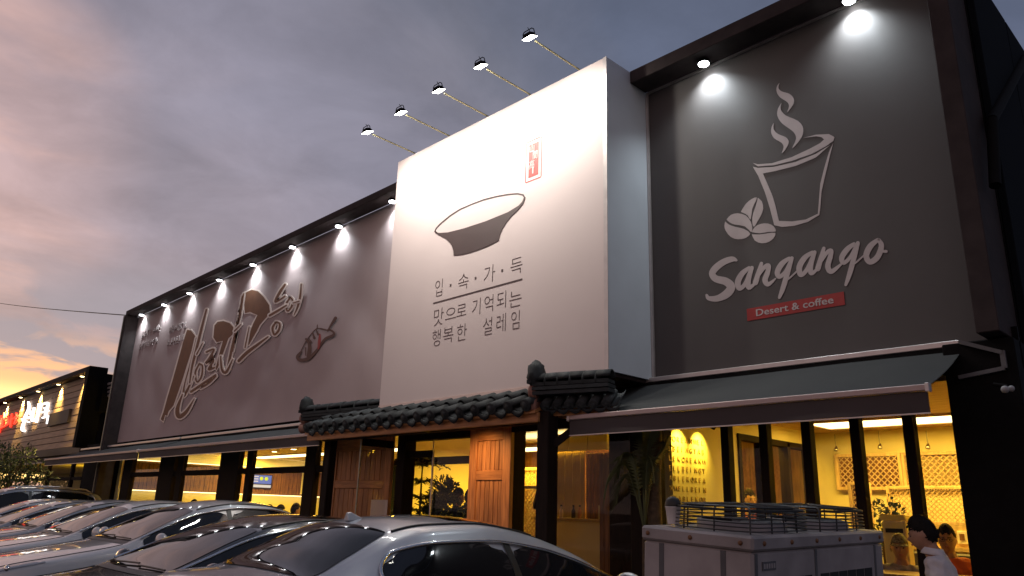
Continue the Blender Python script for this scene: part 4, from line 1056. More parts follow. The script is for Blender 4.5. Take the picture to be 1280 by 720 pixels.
for k, (x, y_) in enumerate(((-20.6, 8.2), (-17.6, 8.0), (-14.2, 8.0), (-20.0, 10.6), (-16.4, 10.6))):
    t = thing('restaurant_table', 'wooden restaurant table in the dining room, %s' % ('by the glass at the far end', 'by the glass near the wide column', 'by the glass below the screen', 'farther in by the end wall', 'farther in beneath the ceiling slot')[k], 'table', (x, y_, .16), 'tables in the dining room')
    box('table_top', 'table', t, x - .6, x + .6, y_ - .35, y_ + .35, .87, .91, bevel=.006)
    for sx_ in (-.5, .5): box('leg', 'black', t, x + sx_ - .04, x + sx_ + .04, y_ - .04, y_ + .04, .16, .869)

# ================================================================== PLANTS
def leaf_cluster(b, c, rad, n, ll, lw, up=.3):
    for _ in range(n):
        d = Vector((random.gauss(0, 1), random.gauss(0, 1), random.gauss(0, 1))); d.normalize(); rr = rad * random.random() ** .4
        p0 = Vector(c) + Vector((d.x * rr, d.y * rr, d.z * rr)); q = (d + Vector((random.uniform(-.6, .6), random.uniform(-.6, .6), random.uniform(-.4, .6) + up))).normalized()
        s = q.cross(Vector((random.random(), random.random(), 1))).normalized(); L = ll * random.uniform(.6, 1.2); w = lw * random.uniform(.7, 1.2)
        k = s.cross(q) * (w * .3)
        b.add([p0, p0 + q * L * .5 + s * w / 2 + k, p0 + q * L, p0 + q * L * .5 - s * w / 2 + k], [(0, 1, 2), (0, 2, 3)])
pp = thing('palm_plant', 'drooping palm plant in a pot before the dark service wall', 'plant', (-4.75, 6.35, .14))
cb = Vector((-4.66, 6.3, 0))
B().lathe([(.12, .14), (.17, .16), (.20, .5), (.21, .54), (.18, .54), (.17, .5), (0, .5)], cb, n=18).build('pot', 'pot', pp)
B().lathe([(.03, .5), (.028, .9), (.02, 1.35)], cb, n=8).build('stem', 'bark', pp)
pl = B(); rs = B()
tips = [(-.36, .05, 1.98, 1.80), (-.30, -.25, 1.95, 1.60), (-.12, .15, 2.15, 2.30), (.16, -.05, 2.1, 2.32), (.20, -.1, 2.0, 1.75), (-.20, .25, 2.05, 2.1), (.1, .2, 2.1, 2.15), (-.42, .1, 1.85, 1.55), (.23, .1, 1.95, 2.2), (-.05, -.3, 2.0, 1.95)]
for tx, ty, zm, ze in tips:
    st = cb + Vector((0, 0, 1.3)); md = cb + Vector((tx * .45, ty * .45, zm)); en = cb + Vector((tx, ty, ze))
    cv_ = cat_rom([st, (st + md) / 2 + Vector((0, 0, .06)), md, (md + en) / 2 + Vector((tx * .12, ty * .12, .05)), en], 5)
    rs.tube(cv_, [.008] * len(cv_), 5)
    for i in range(5, len(cv_) - 1):
        d = (cv_[i + 1] - cv_[i]).normalized(); s = d.cross(Vector((0, 0, 1))).normalized(); L = .20 * (1 - abs(i / len(cv_) - .6))
        for sg_ in (-1, 1):
            for h in (0, .5):
                p0 = cv_[i].lerp(cv_[i + 1], h); e = p0 + (s * sg_ * .6 + d * .6 + Vector((0, 0, -.45))) * L; w = Vector((0, 0, .011)) + d * .008
                pl.add([p0 - w, p0 + w, e], [(0, 1, 2)])
rs.build('frond_stem', 'palm', pp); o = pl.build('frond_leaves', 'palm', pp); o['kind'] = 'stuff'
# trunk wrapped in fibre at the edge of the yellow wall
tr = thing('palm_tree', 'rough brown palm trunk at the edge of the yellow lettered wall', 'plant', (-4.42, 6.45, .14))
pts = [PY(826, y_, 6.45) for y_ in (720, 660, 620, 590, 560, 530, 505)]
B().tube([(pts[0].x - .03, 6.45, .14)] + [v + Vector((-.075 + .012 * math.sin(i * 1.9), 0, 0)) for i, v in enumerate(pts)] , [.07, .066, .07, .074, .068, .072, .066, .066], 10).build('trunk', 'bark', tr)
# lobby: tiered pine and a bush
npn = thing('potted_pine', 'dark tiered indoor pine tree in a pot inside the entrance', 'plant', (-9.3, 7.15, .16))
c = PY(527, 600, 7.15); cb = Vector((c.x, 7.15, 0))
B().lathe([(.14, .16), (.2, .6), (.17, .6), (0, .55)], cb, n=16).build('pot', 'pot', npn)
B().lathe([(.022, .5), (.016, 1.6), (.006, 2.28)], cb, n=8).build('trunk', 'bark', npn)
lf = B(); br = B()
for zt_, L in ((1.22, .52), (1.40, .50), (1.60, .46), (1.82, .30), (2.07, .40), (2.2, .15)):
    for k in range(7):
        a = 2 * PI * k / 7 + zt_ * 3; d = Vector((math.cos(a), math.sin(a), 0)); p0 = cb + Vector((0, 0, zt_))
        cvp = [p0, p0 + d * L * .5 + Vector((0, 0, .05)), p0 + d * L + Vector((0, 0, -.03))]; br.tube(cvp, [.007, .005, .003], 5)
        for i in range(16):
            t_ = i / 15; q = cvp[0].lerp(cvp[1], t_ * 2) if t_ < .5 else cvp[1].lerp(cvp[2], t_ * 2 - 1)
            s = d.cross(Vector((0, 0, 1)))
            for sg_ in (-1, 1):
                e = q + (s * sg_ * .8 + d * .4 + Vector((0, 0, random.uniform(-.5, .3)))) * .14 * (1.1 - t_ * .6); lf.add([q - d * .022, q + d * .022, e], [(0, 1, 2)])
br.build('branches', 'bark', npn); o = lf.build('needles', 'leafd', npn); o['kind'] = 'stuff'
bs = thing('potted_bush', 'dark rounded bush in a pot beside the indoor pine', 'plant', (-8.6, 7.1, .16))
c = PY(553, 625, 7.1); cb = Vector((c.x, 7.1, 0))
B().lathe([(.14, .16), (.2, .6), (.17, .6), (0, .55)], cb, n=16).build('pot', 'pot', bs); B().lathe([(.03, .5), (.02, 1.3)], cb, n=8).build('trunk', 'bark', bs)
lf = B()
for k in range(26): leaf_cluster(lf, cb + Vector((random.uniform(-.3, .3), random.uniform(-.2, .2), random.uniform(1.0, 1.75))), .15, 90, .08, .045)
o = lf.build('foliage', 'leafd', bs); o['kind'] = 'stuff'
cp = thing('potted_plant', 'leafy green plant beside the narrow lattice screen in the cafe', 'plant', (-3.2, 8.3, .16))
c = PY(1101, 648, 8.3); cb = Vector((c.x, 8.3, 0))
B().lathe([(.10, .16), (.15, .5), (0, .48)], cb, n=16).build('pot', 'pot', cp); B().lathe([(.02, .4), (.015, 1.3)], cb, n=8).build('stem', 'bark', cp)
lf = B()
for k in range(8): leaf_cluster(lf, cb + Vector((random.uniform(-.1, .1), random.uniform(-.1, .1), random.uniform(1.15, 1.62))), .09, 45, .06, .03)
o = lf.build('foliage', 'leaf', cp); o['kind'] = 'stuff'

# ================================================================== PEOPLE
def skin_mesh(joints, edges, root, sub=1):
    bm = bmesh.new(); lay = bm.verts.layers.skin.verify(); vs = []
    for i, (p, r) in enumerate(joints):
        v = bm.verts.new(p); v[lay].radius = (r, r) if not isinstance(r, tuple) else r; v[lay].use_root = (i == root); vs.append(v)
    for a, b in edges: bm.edges.new((vs[a], vs[b]))
    me = bpy.data.meshes.new('tmp'); bm.to_mesh(me); bm.free()
    o = bpy.data.objects.new('tmp', me); COL.objects.link(o)
    o.modifiers.new('s', 'SKIN'); mm = o.modifiers.new('u', 'SUBSURF'); mm.levels = sub
    r = bpy.data.meshes.new_from_object(o.evaluated_get(bpy.context.evaluated_depsgraph_get()))
    bpy.data.objects.remove(o); return r
def remesh(meshes, voxel):
    bm = bmesh.new()
    for q in meshes: bm.from_mesh(q)
    me = bpy.data.meshes.new('tmp'); bm.to_mesh(me); bm.free()
    o = bpy.data.objects.new('tmp', me); COL.objects.link(o)
    mm = o.modifiers.new('r', 'REMESH'); mm.mode = 'VOXEL'; mm.voxel_size = voxel; mm.use_smooth_shade = True
    m2 = o.modifiers.new('m', 'SMOOTH'); m2.factor = .4; m2.iterations = 2
    r = bpy.data.meshes.new_from_object(o.evaluated_get(bpy.context.evaluated_depsgraph_get()))
    bpy.data.objects.remove(o); return r
def head_shape(v):
    """unit sphere point -> head surface, face towards -Y"""
    x, y, z = v
    w = .078 * (1 - .20 * max(0, -z) ** 1.5 - .05 * max(0, z)); d = .098 * (1 - .10 * max(0, -z))
    X = x * w; Y = y * d; Z = z * .125
    if y < 0:
        f = -y
        if z < -.1: Y -= .010 * f * min(1, (-z - .1) * 2)                          # chin and jaw forward
        Y -= .030 * math.exp(-((x / .16) ** 2) - (((z + .10) / .16) ** 2)) * f          # nose
        Y += .012 * (math.exp(-(((abs(x) - .36) / .16) ** 2) - (((z - .06) / .11) ** 2))) * f   # eye sockets
        Y -= .006 * math.exp(-((x / .6) ** 2) - (((z - .22) / .10) ** 2)) * f            # brow
        Y -= .006 * math.exp(-((x / .30) ** 2) - (((z + .44) / .07) ** 2)) * f           # lips
    else: Y += .006 * (1 - abs(z))
    return Vector((X, Y, Z))
def sphere_bm(sub=4):
    b = bmesh.new(); bmesh.ops.create_icosphere(b, subdivisions=sub, radius=1); return b
def person(label, loc, rz, sh, lean=0.0, cap=None, scale=1.0, voxel=.011, headturn=0.0, headpitch=0.0, seat=.48, glasses=False, arms='table', standing=False, group=None):
    t = thing('person', label, 'person', loc, group, (0, 0, rz)); t.scale = (scale,) * 3
    pz = seat + .10 if not standing else .94
    def up(x, y, z):                       # upper body joint, leant forward about the hips
        z -= pz; c, s = math.cos(lean), math.sin(lean)
        return Vector((x, y * c - z * s, pz + y * s + z * c))
    J = []; E = []
    def j(p, r, par=None):
        J.append((p, r))
        if par is not None: E.append((par, len(J) - 1))
        return len(J) - 1
    pel = j(Vector((0, 0, pz)), .125); s1 = j(up(0, 0, pz + .16), .115, pel); ch = j(up(0, 0, pz + .34), .130, s1)
    nk = j(up(0, -.005, pz + .47), .075, ch); hd0 = j(up(0, -.012, pz + .54), .060, nk); j(up(0, -.02, pz + .61), .060, hd0)
    ends = {}
    for s in (-1, 1):
        a = j(up(s * .165, 0, pz + .405), .062, ch)
        if arms == 'table': el = up(s * .235, -.06, pz + .14); wr = up(s * .13, -.29, pz + .10)
        elif arms == 'lap': el = up(s * .22, -.02, pz + .12); wr = up(s * .10, -.24, pz + .02)
        else: el = up(s * .22, .01, pz + .12); wr = up(s * .21, -.04, pz - .13)
        e = j(el, .044, a); w_ = j(wr, .029, e); d = (wr - el).normalized()
        hp = j(wr + d * .06, (.040, .020), w_)
        sd2 = d.cross(Vector((0, 0, 1))).normalized()
        if sd2.length < .5: sd2 = Vector((1, 0, 0))
        if voxel < .012:
            for k, (o_, L) in enumerate(((-.030, .060), (-.010, .074), (.010, .070), (.030, .056))):
                f1 = j(wr + d * .095 + sd2 * o_, .0105, hp); f2 = j(wr + d * (.095 + L * .5) + sd2 * o_ * 1.05 + Vector((0, 0, -.006)), .0095, f1); j(wr + d * (.095 + L * .92) + sd2 * o_ + Vector((0, 0, -.022)), .0085, f2)
            th1 = j(wr + d * .035 - sd2 * s * .036, .012, hp); j(wr + d * .075 - sd2 * s * .054, .010, th1)
        ends[s] = (a, e)
        h = j(Vector((s * .09, -.01, pz - .02)), .085, pel)
        if not standing:
            k = j(Vector((s * .11, -.42, pz - .03)), .062, h); an = j(Vector((s * .11, -.40, .09)), .042, k); j(Vector((s * .12, -.56, .04)), .040, an)
        else:
            k = j(Vector((s * .10, -.02, .50)), .058, h); an = j(Vector((s * .10, .0, .09)), .042, k); j(Vector((s * .11, -.16, .04)), .040, an)
    body = skin_mesh(J, E, 0)
    hc = up(0, -.035, pz + .635)
    hr = Matrix.Rotation(lean * .5 + headpitch, 3, 'X') @ Matrix.Rotation(headturn, 3, 'Z')
    hb = sphere_bm(5 if voxel < .012 else 4)
    for v in hb.verts: v.co = hc + hr @ head_shape(v.co)
    for s in (-1, 1):
        r_ = bmesh.ops.create_icosphere(hb, subdivisions=2, radius=1)
        for v in r_['verts']: v.co = hc + hr @ Vector((s * (.078 + .006 * v.co.x), .012 + v.co.y * .020, v.co.z * .033 + .0))
    hm = bpy.data.meshes.new('tmp'); hb.to_mesh(hm); hb.free()
    full = remesh([body, hm], voxel); full.name = 'body'; full.materials.clear(); full.materials.append(M['skin'])
    o = bpy.data.objects.new('body', full); COL.objects.link(o); o.parent = t
    # clothing follows the same joints a little farther out
    JS = []; ES = []
    def k2(p, r, par=None):
        JS.append((p, r))
        if par is not None: ES.append((par, len(JS) - 1))
        return len(JS) - 1
    b0 = k2(Vector((0, 0, pz + .01)), .142); b1 = k2(up(0, 0, pz + .16), .134, b0); b2 = k2(up(0, 0, pz + .335), .148, b1); k2(up(0, -.003, pz + .475), .074, b2)
    for s in (-1, 1):
        a_, e_ = ends[s]; pa_ = J[a_][0]; pe = J[e_][0]
        a2 = k2(pa_, .080, b2); f_ = .80 if sh != 'shirt_white' else 1.0
        a3 = k2(pa_.lerp(pe, .5), .066, a2); k2(pa_.lerp(pe, f_), .064, a3)
    sm_ = remesh([skin_mesh(JS, ES, 0)], max(voxel, .012)); sm_.materials.clear(); sm_.materials.append(M[sh])
    for v in sm_.vertices:
        n_ = math.sin(v.co.z * 46 + v.co.x * 18 + v.co.y * 25) * math.sin(v.co.x * 31 + v.co.y * 27 - v.co.z * 14) * .006 + math.sin(v.co.z * 90 + v.co.y * 60) * .0015
        v.co += v.normal * n_
    o2 = bpy.data.objects.new('shirt', sm_); COL.objects.link(o2); o2.parent = t
    if sh == 'shirt_white':
        cb_ = B(); c0 = up(0, -.004, pz + .50)
        def collar(u, v):
            a = 2 * PI * u - PI / 2 + .12; r_ = .066 + .016 * v; dz = .034 - .050 * v + .010 * math.cos(a + PI / 2)
            return c0 + Vector((r_ * math.cos(a), r_ * 1.05 * math.sin(a), dz))
        cb_.grid(collar, 26, 3); oc_ = cb_.build('collar', sh, t, local=True, fix=False); mdc = oc_.modifiers.new('thick', 'SOLIDIFY'); mdc.thickness = .004
    # trousers
    JT = []; ET = []
    q0 = len(JT); JT.append((Vector((0, 0, pz)), .140))
    for s in (-1, 1):
        JT.append((Vector((s * .09, -.01, pz - .02)), .100)); ET.append((0, len(JT) - 1))
        kn = Vector((s * .11, -.42, pz - .03)) if not standing else Vector((s * .10, -.02, .50)); an = Vector((s * .11, -.40, .12)) if not standing else Vector((s * .10, 0, .12))
        JT.append((kn, .078)); ET.append((len(JT) - 2, len(JT) - 1)); JT.append((an, .060)); ET.append((len(JT) - 2, len(JT) - 1))
    tm = skin_mesh(JT, ET, 0); tm.materials.clear(); tm.materials.append(M['trousers'])
    for p_ in tm.polygons: p_.use_smooth = True
    o3 = bpy.data.objects.new('trousers', tm); COL.objects.link(o3); o3.parent = t
    # hair: the upper back of the head, pushed out and broken at the hairline
    hb = sphere_bm(5); kill = []
    for v in hb.verts:
        x, y, z = v.co
        line = .46 + .08 * math.sin(x * 9 + 1) if y < -.45 else (.26 - .2 * (y + .45) if y < .12 else .10 - .62 * min(1, (y - .12) * 2.2))
        line += .05 * math.sin(x * 31 + y * 27)
        if z < line or (cap and z > .34): kill.append(v)
        k_ = min(1, max(0, (z - line) / .35)); k_ = k_ * k_ * (3 - 2 * k_)
        nn = .5 + .5 * math.sin(x * 23 + z * 17) * math.sin(y * 21 + x * 9)
        gr = 1.015 + (.05 + .09 * max(0, z) + .05 * nn) * k_
        q = head_shape(v.co) * gr; q.z += (.004 + .012 * max(0, z)) * k_
        v.co = hc + hr @ q
    bmesh.ops.delete(hb, geom=kill, context='VERTS')
    me = bpy.data.meshes.new('hair'); hb.to_mesh(me); hb.free(); me.materials.append(M['hair'])
    for p_ in me.polygons: p_.use_smooth = True
    o4 = bpy.data.objects.new('hair', me); COL.objects.link(o4); o4.parent = t
    md = o4.modifiers.new('thick', 'SOLIDIFY'); md.thickness = .014; md.offset = -1
    tf = B()
    for _ in range(420 if voxel < .012 else 160):
        a = random.uniform(0, 2 * PI); z = random.uniform(-.42, 1.0); x = math.cos(a) * math.sqrt(max(0, 1 - z * z)); y = math.sin(a) * math.sqrt(max(0, 1 - z * z))
        if z < (.50 if y < -.45 else (.34 if y < .15 else -.30)) or (cap and z > .2): continue
        p0 = head_shape((x, y, z)); n_ = Vector((x, y, z)); g_ = Vector((-y * .6, x * .6, -.5)) if y > 0 else Vector((random.uniform(-.5, .5), -.55, .1))
        r_ = p0 * 1.07 + n_ * .004; r_.z += .006; dr = (g_ - n_ * g_.dot(n_)).normalized(); sd3 = n_.cross(dr).normalized() * random.uniform(.004, .008)
        L = random.uniform(.02, .04); e_ = r_ + dr * L + n_ * random.uniform(.002, .012)
        tf.add([hc + hr @ (r_ - sd3), hc + hr @ (r_ + sd3), hc + hr @ e_], [(0, 1, 2)])
    o5 = tf.build('hair_tufts', 'hair', t, local=True, fix=False); o5['kind'] = 'stuff'
    fe = B(); li = B()
    for s in (-1, 1):
        fe.ball(hc + hr @ Vector((s * .029, -.083, .008)), (.012, .008, .0075), 10, 6)
        fe.bar(hc + hr @ Vector((s * .014, -.0985, .030)), hc + hr @ Vector((s * .046, -.089, .031)), .006, .005)
    fe.build('eyes', 'eye', t, local=True)
    li.ball(hc + hr @ Vector((0, -.097, -.056)), (.023, .010, .008), 10, 6); li.build('mouth', 'lip', t, local=True)
    if glasses:
        g = B()
        for s in (-1, 1):
            cc_ = [hc + hr @ Vector((s * .031 + .023 * math.cos(a), -.106, .006 + .017 * math.sin(a))) for a in [2 * PI * i / 14 for i in range(15)]]
            g.tube(cc_, .002, 5); g.bar(hc + hr @ Vector((s * .054, -.104, .008)), hc + hr @ Vector((s * .080, .01, .010)), .003)
        g.bar(hc + hr @ Vector((-.009, -.107, .010)), hc + hr @ Vector((.009, -.107, .010)), .003); g.build('glasses', 'eye', t, local=True)
    if cap:
        hb = sphere_bm(4); kill = []
        for v in hb.verts:
            if v.co.z < .26 - .05 * v.co.y: kill.append(v)
            q = head_shape(v.co) * 1.13; q.z *= 1.04; v.co = hc + hr @ q
        bmesh.ops.delete(hb, geom=kill, context='VERTS')
        me = bpy.data.meshes.new('cap'); hb.to_mesh(me); hb.free(); me.materials.append(M[cap])
        for p_ in me.polygons: p_.use_smooth = True
        oc = bpy.data.objects.new('cap', me); COL.objects.link(oc); oc.parent = t
        md = oc.modifiers.new('thick', 'SOLIDIFY'); md.thickness = .006
        bb = B()
        def brim(u, v):
            a = PI * (1.16 + .68 * u); r0 = .088 + .062 * v * math.sin(PI * u) ** .5
            return hc + hr @ Vector((.88 * r0 * math.cos(a), 1.12 * r0 * math.sin(a), .042 - .012 * v))
        bb.grid(brim, 14, 3); ob = bb.build('cap_brim', cap, t, local=True, fix=False); md = ob.modifiers.new('thick', 'SOLIDIFY'); md.thickness = .005
    return t
# the man outside on a stool, leaning towards the window
SX, SYY = -1.90, 6.12
st = thing('stool', 'plain dark stool under the man in the white shirt', 'stool', (SX, SYY, .14))
B().lathe([(.16, .53), (.17, .54), (.17, .57), (.15, .585), (0, .586)], (SX, SYY, .14), n=20).build('seat', 'seat', st)
for a in (.8, 2.37, 3.94, 5.5): B().tube([(SX + .10 * math.cos(a), SYY + .10 * math.sin(a), .67), (SX + .18 * math.cos(a), SYY + .18 * math.sin(a), .144)], .014, 8).build('leg', 'black', st)
MAN = person('man seen from the side in a pale white shirt, leaning by the window', (SX, SYY, .14), math.radians(-80), 'shirt_white', lean=.22, scale=.90, voxel=.0095, headpitch=.10, seat=.655, arms='lap')
# diners behind the glass
for (lab, px_, py_, Y, rz, sh, kw_) in (
    ('boy with glasses in an orange t-shirt sitting behind the table', 1178, 649, 8.02, 12, 'shirt_orange', dict(scale=.93, voxel=.0095, glasses=True, arms='table', headpitch=.02)),
    ('child in a camouflage cap and faded shirt sitting beside the boy', 1119, 659, 7.78, 22, 'shirt_check', dict(scale=.90, voxel=.0105, cap='camo', arms='table', headpitch=.10))):
    c = PY(px_, py_, Y); hgt = c.z - .16
    sc_ = kw_['scale']; seat_ = hgt / sc_ - .935
    b_ = person(lab, (c.x + .02, Y + .0, .16), math.radians(rz), sh, seat=seat_, **kw_)
tr2 = thing('bench_seat', 'dark bench seat the two young diners sit on', 'bench', (-2.7, 8.1, .16))
box('seat', 'seat', tr2, -3.3, -1.75, 7.86, 8.19, .40, .56, bevel=.02); box('base', 'timber', tr2, -3.3, -1.75, 7.9, 8.15, .16, .399)
# figures inside the lobby and the dining room
for lab, px_, py_, Y, rz, sh, kw_ in (
    ('dark haired person standing with back turned inside the entrance glass', 571, 606, 7.35, 160, 'shirt_dark', dict(scale=1.0, standing=True, voxel=.014, arms='down')),
    ('second person in dark clothes half hidden behind the first in the lobby', 587, 607, 7.75, 200, 'shirt_dark', dict(scale=1.0, standing=True, voxel=.014, arms='down'))):
    c = PY(px_, py_, Y); sc_ = (c.z - .16) / 1.775
    kw_['scale'] = sc_
    person(lab, (c.x, Y, .16), math.radians(rz), sh, **kw_)
for lab, px_, py_, Y, rz, sh in (
    ('diner alone at the far left dining table by the glass', 242, 622, 7.9, 180, 'shirt_dark'),
    ('diner below the wall screen, leftmost of four dark heads', 322, 626, 8.1, 170, 'shirt_dark'),
    ('diner below the wall screen, second of four dark heads', 336, 628, 8.0, 190, 'shirt_grey'),
    ('diner below the wall screen, third of four dark heads', 350, 628, 8.1, 180, 'shirt_dark'),
    ('diner nearest the wide column, last of four dark heads', 369, 626, 8.0, 175, 'shirt_grey')):
    c = PY(px_, py_, Y); sc_ = .98
    person(lab, (c.x, Y, .16), math.radians(rz), sh, scale=sc_, voxel=.016, seat=max(.3, (c.z - .16) / sc_ - .935), group='diners in the long dining room')
c = PX(934, 607, -5.25)
person('blurred kitchen worker seen through the brown interior panes', (c.x, c.y, .16), math.radians(60), 'shirt_orange', scale=(c.z - .16) / 1.775, standing=True, voxel=.014, arms='down')

# ================================================================== CARS
def pchip(pts):
    xs = [p[0] for p in pts]; ys = [p[1] for p in pts]; n = len(xs)
    h = [xs[i + 1] - xs[i] for i in range(n - 1)]; d = [(ys[i + 1] - ys[i]) / h[i] for i in range(n - 1)]
    mm = [d[0]] + [0 if d[i - 1] * d[i] <= 0 else 2 * d[i - 1] * d[i] / (d[i - 1] + d[i]) for i in range(1, n - 1)] + [d[-1]]
    def f(x):
        if x <= xs[0]: return ys[0]
        if x >= xs[-1]: return ys[-1]
        i = 0
        while x > xs[i + 1]: i += 1
        t = (x - xs[i]) / h[i]
        return ((1 + 2 * t) * (1 - t) ** 2 * ys[i] + t * (1 - t) ** 2 * h[i] * mm[i] + t * t * (3 - 2 * t) * ys[i + 1] + t * t * (t - 1) * h[i] * mm[i + 1])
    return f
SEDAN = dict(L0=-2.28, L1=2.36, wf=-1.40, wr=1.42, wrad=.325,
    zt=[(-2.28, .52), (-2.22, .66), (-2.05, .745), (-1.6, .83), (-1.1, .905), (-.80, .955), (-.45, 1.125), (0, 1.312), (.25, 1.378), (.6, 1.405), (1.0, 1.392), (1.3, 1.345), (1.6, 1.215), (1.88, 1.085), (2.08, 1.06), (2.26, 1.03), (2.33, .92), (2.36, .6)],
    zb=[(-2.28, .50), (-2.2, .62), (-2.0, .70), (-1.4, .79), (-.8, .86), (0, .90), (1, .935), (1.8, .965), (2.15, .965), (2.3, .88), (2.36, .56)],
    wb=[(-2.28, .48), (-2.2, .64), (-2.05, .75), (-1.75, .83), (-1.2, .868), (-.5, .885), (.5, .89), (1.4, .885), (1.9, .85), (2.2, .77), (2.36, .60)],
    zr=[(-2.28, .505), (-2.2, .64), (-2.0, .728), (-1.4, .825), (-.85, .918), (-.6, 1.02), (-.2, 1.19), (.1, 1.278), (.6, 1.342), (1.0, 1.330), (1.3, 1.275), (1.6, 1.15), (1.88, 1.040), (2.15, 1.02), (2.3, .91), (2.36, .57)],
    wr_=[(-2.28, .36), (-2.1, .60), (-1.7, .70), (-.85, .735), (-.4, .685), (0, .615), (.6, .585), (1.2, .580), (1.6, .63), (1.9, .67), (2.2, .64), (2.36, .48)],
    ws=(-.80, .02), rw=(1.27, 1.86), sw=(-.66, 1.66), bp=.42)
SUV = dict(L0=-2.3, L1=2.32, wf=-1.40, wr=1.42, wrad=.36,
    zt=[(-2.3, .60), (-2.24, .82), (-2.0, .97), (-1.4, 1.04), (-.95, 1.09), (-.55, 1.32), (-.15, 1.53), (.2, 1.60), (.8, 1.63), (1.5, 1.60), (1.95, 1.53), (2.12, 1.30), (2.25, 1.05), (2.32, .7)],
    zb=[(-2.3, .58), (-2.2, .78), (-2.0, .90), (-1.4, .97), (-.8, 1.0), (0, 1.02), (1.2, 1.06), (2.0, 1.09), (2.2, 1.0), (2.32, .66)],
    wb=[(-2.3, .56), (-2.2, .72), (-2.0, .82), (-1.6, .88), (-.5, .91), (1.0, .91), (1.9, .89), (2.2, .82), (2.32, .72)],
    zr=[(-2.3, .59), (-2.2, .80), (-2.0, .94), (-1.4, 1.01), (-1.0, 1.06), (-.6, 1.24), (-.2, 1.44), (.2, 1.53), (.8, 1.56), (1.5, 1.53), (1.95, 1.46), (2.12, 1.25), (2.25, 1.0), (2.32, .68)],
    wr_=[(-2.3, .42), (-2.1, .64), (-1.7, .74), (-1.0, .77), (-.5, .72), (0, .66), (1.0, .64), (1.9, .63), (2.12, .66), (2.32, .56)],
    ws=(-.95, -.10), rw=(1.96, 2.22), sw=(-.8, 1.86), bp=.40)
class Shape:
    def __init__(s, D):
        s.D = D; s.f = {k: pchip(D[k]) for k in ('zt', 'zb', 'wb', 'zr', 'wr_')}; s.y0 = D['L0']; s.y1 = D['L1']
    def at(s, y, v, out=0.0):
        """v: 0 sill, 1 flank, 2 belt line, 3 roof rail, 4 centre line; sign of v is the side"""
        sg = 1 if v >= 0 else -1; v = abs(v); f = s.f
        zb, wb, zr, wr, zt = (f[k](y) for k in ('zb', 'wb', 'zr', 'wr_', 'zt'))
        zs = .20 + .10 * max(0, (abs(y) - 1.7) / .6); zr = max(zr, zb + .004); zt = max(zt, zr + .004)
        if v <= 2:
            t = v / 2; z = zs + (zb - zs) * t; x = wb * (.945 + .075 * math.sin(min(1, t * 1.18) * PI * .62) + .012 * math.exp(-((t - .72) / .07) ** 2) - .03 * max(0, t - .85) / .15)
        elif v <= 3:
            t = v - 2; x0 = wb * (.945 + .075 * math.sin(PI * .62) - .03); x = x0 + (wr - x0) * t + .018 * math.sin(PI * t); z = zb + (zr - zb) * t
            if t > .8: q = (t - .8) / .2; z -= .0 * q
        else:
            t = v - 3; x = wr * (1 - t); z = zr + (zt - zr) * (1 - (1 - t) ** 2.2)
        return Vector((x * sg, y, z))
    def normal(s, y, v):
        e = .012; a = s.at(y + e, v) - s.at(y - e, v); w = abs(v)
        b = s.at(y, math.copysign(min(w + e, 3.999), v)) - s.at(y, math.copysign(max(w - e, 0), v))
        n = a.cross(b) * (1 if v >= 0 else -1); n.normalize()
        return n if n.z > -.5 else -n
    def off(s, y, v, o):
        n = s.normal(y, v)
        if (n.x * (1 if v >= 0 else -1) < -.2) : n = -n
        return s.at(y, v) + n * o
def roundq(u, v, r=.08):
    return u, v
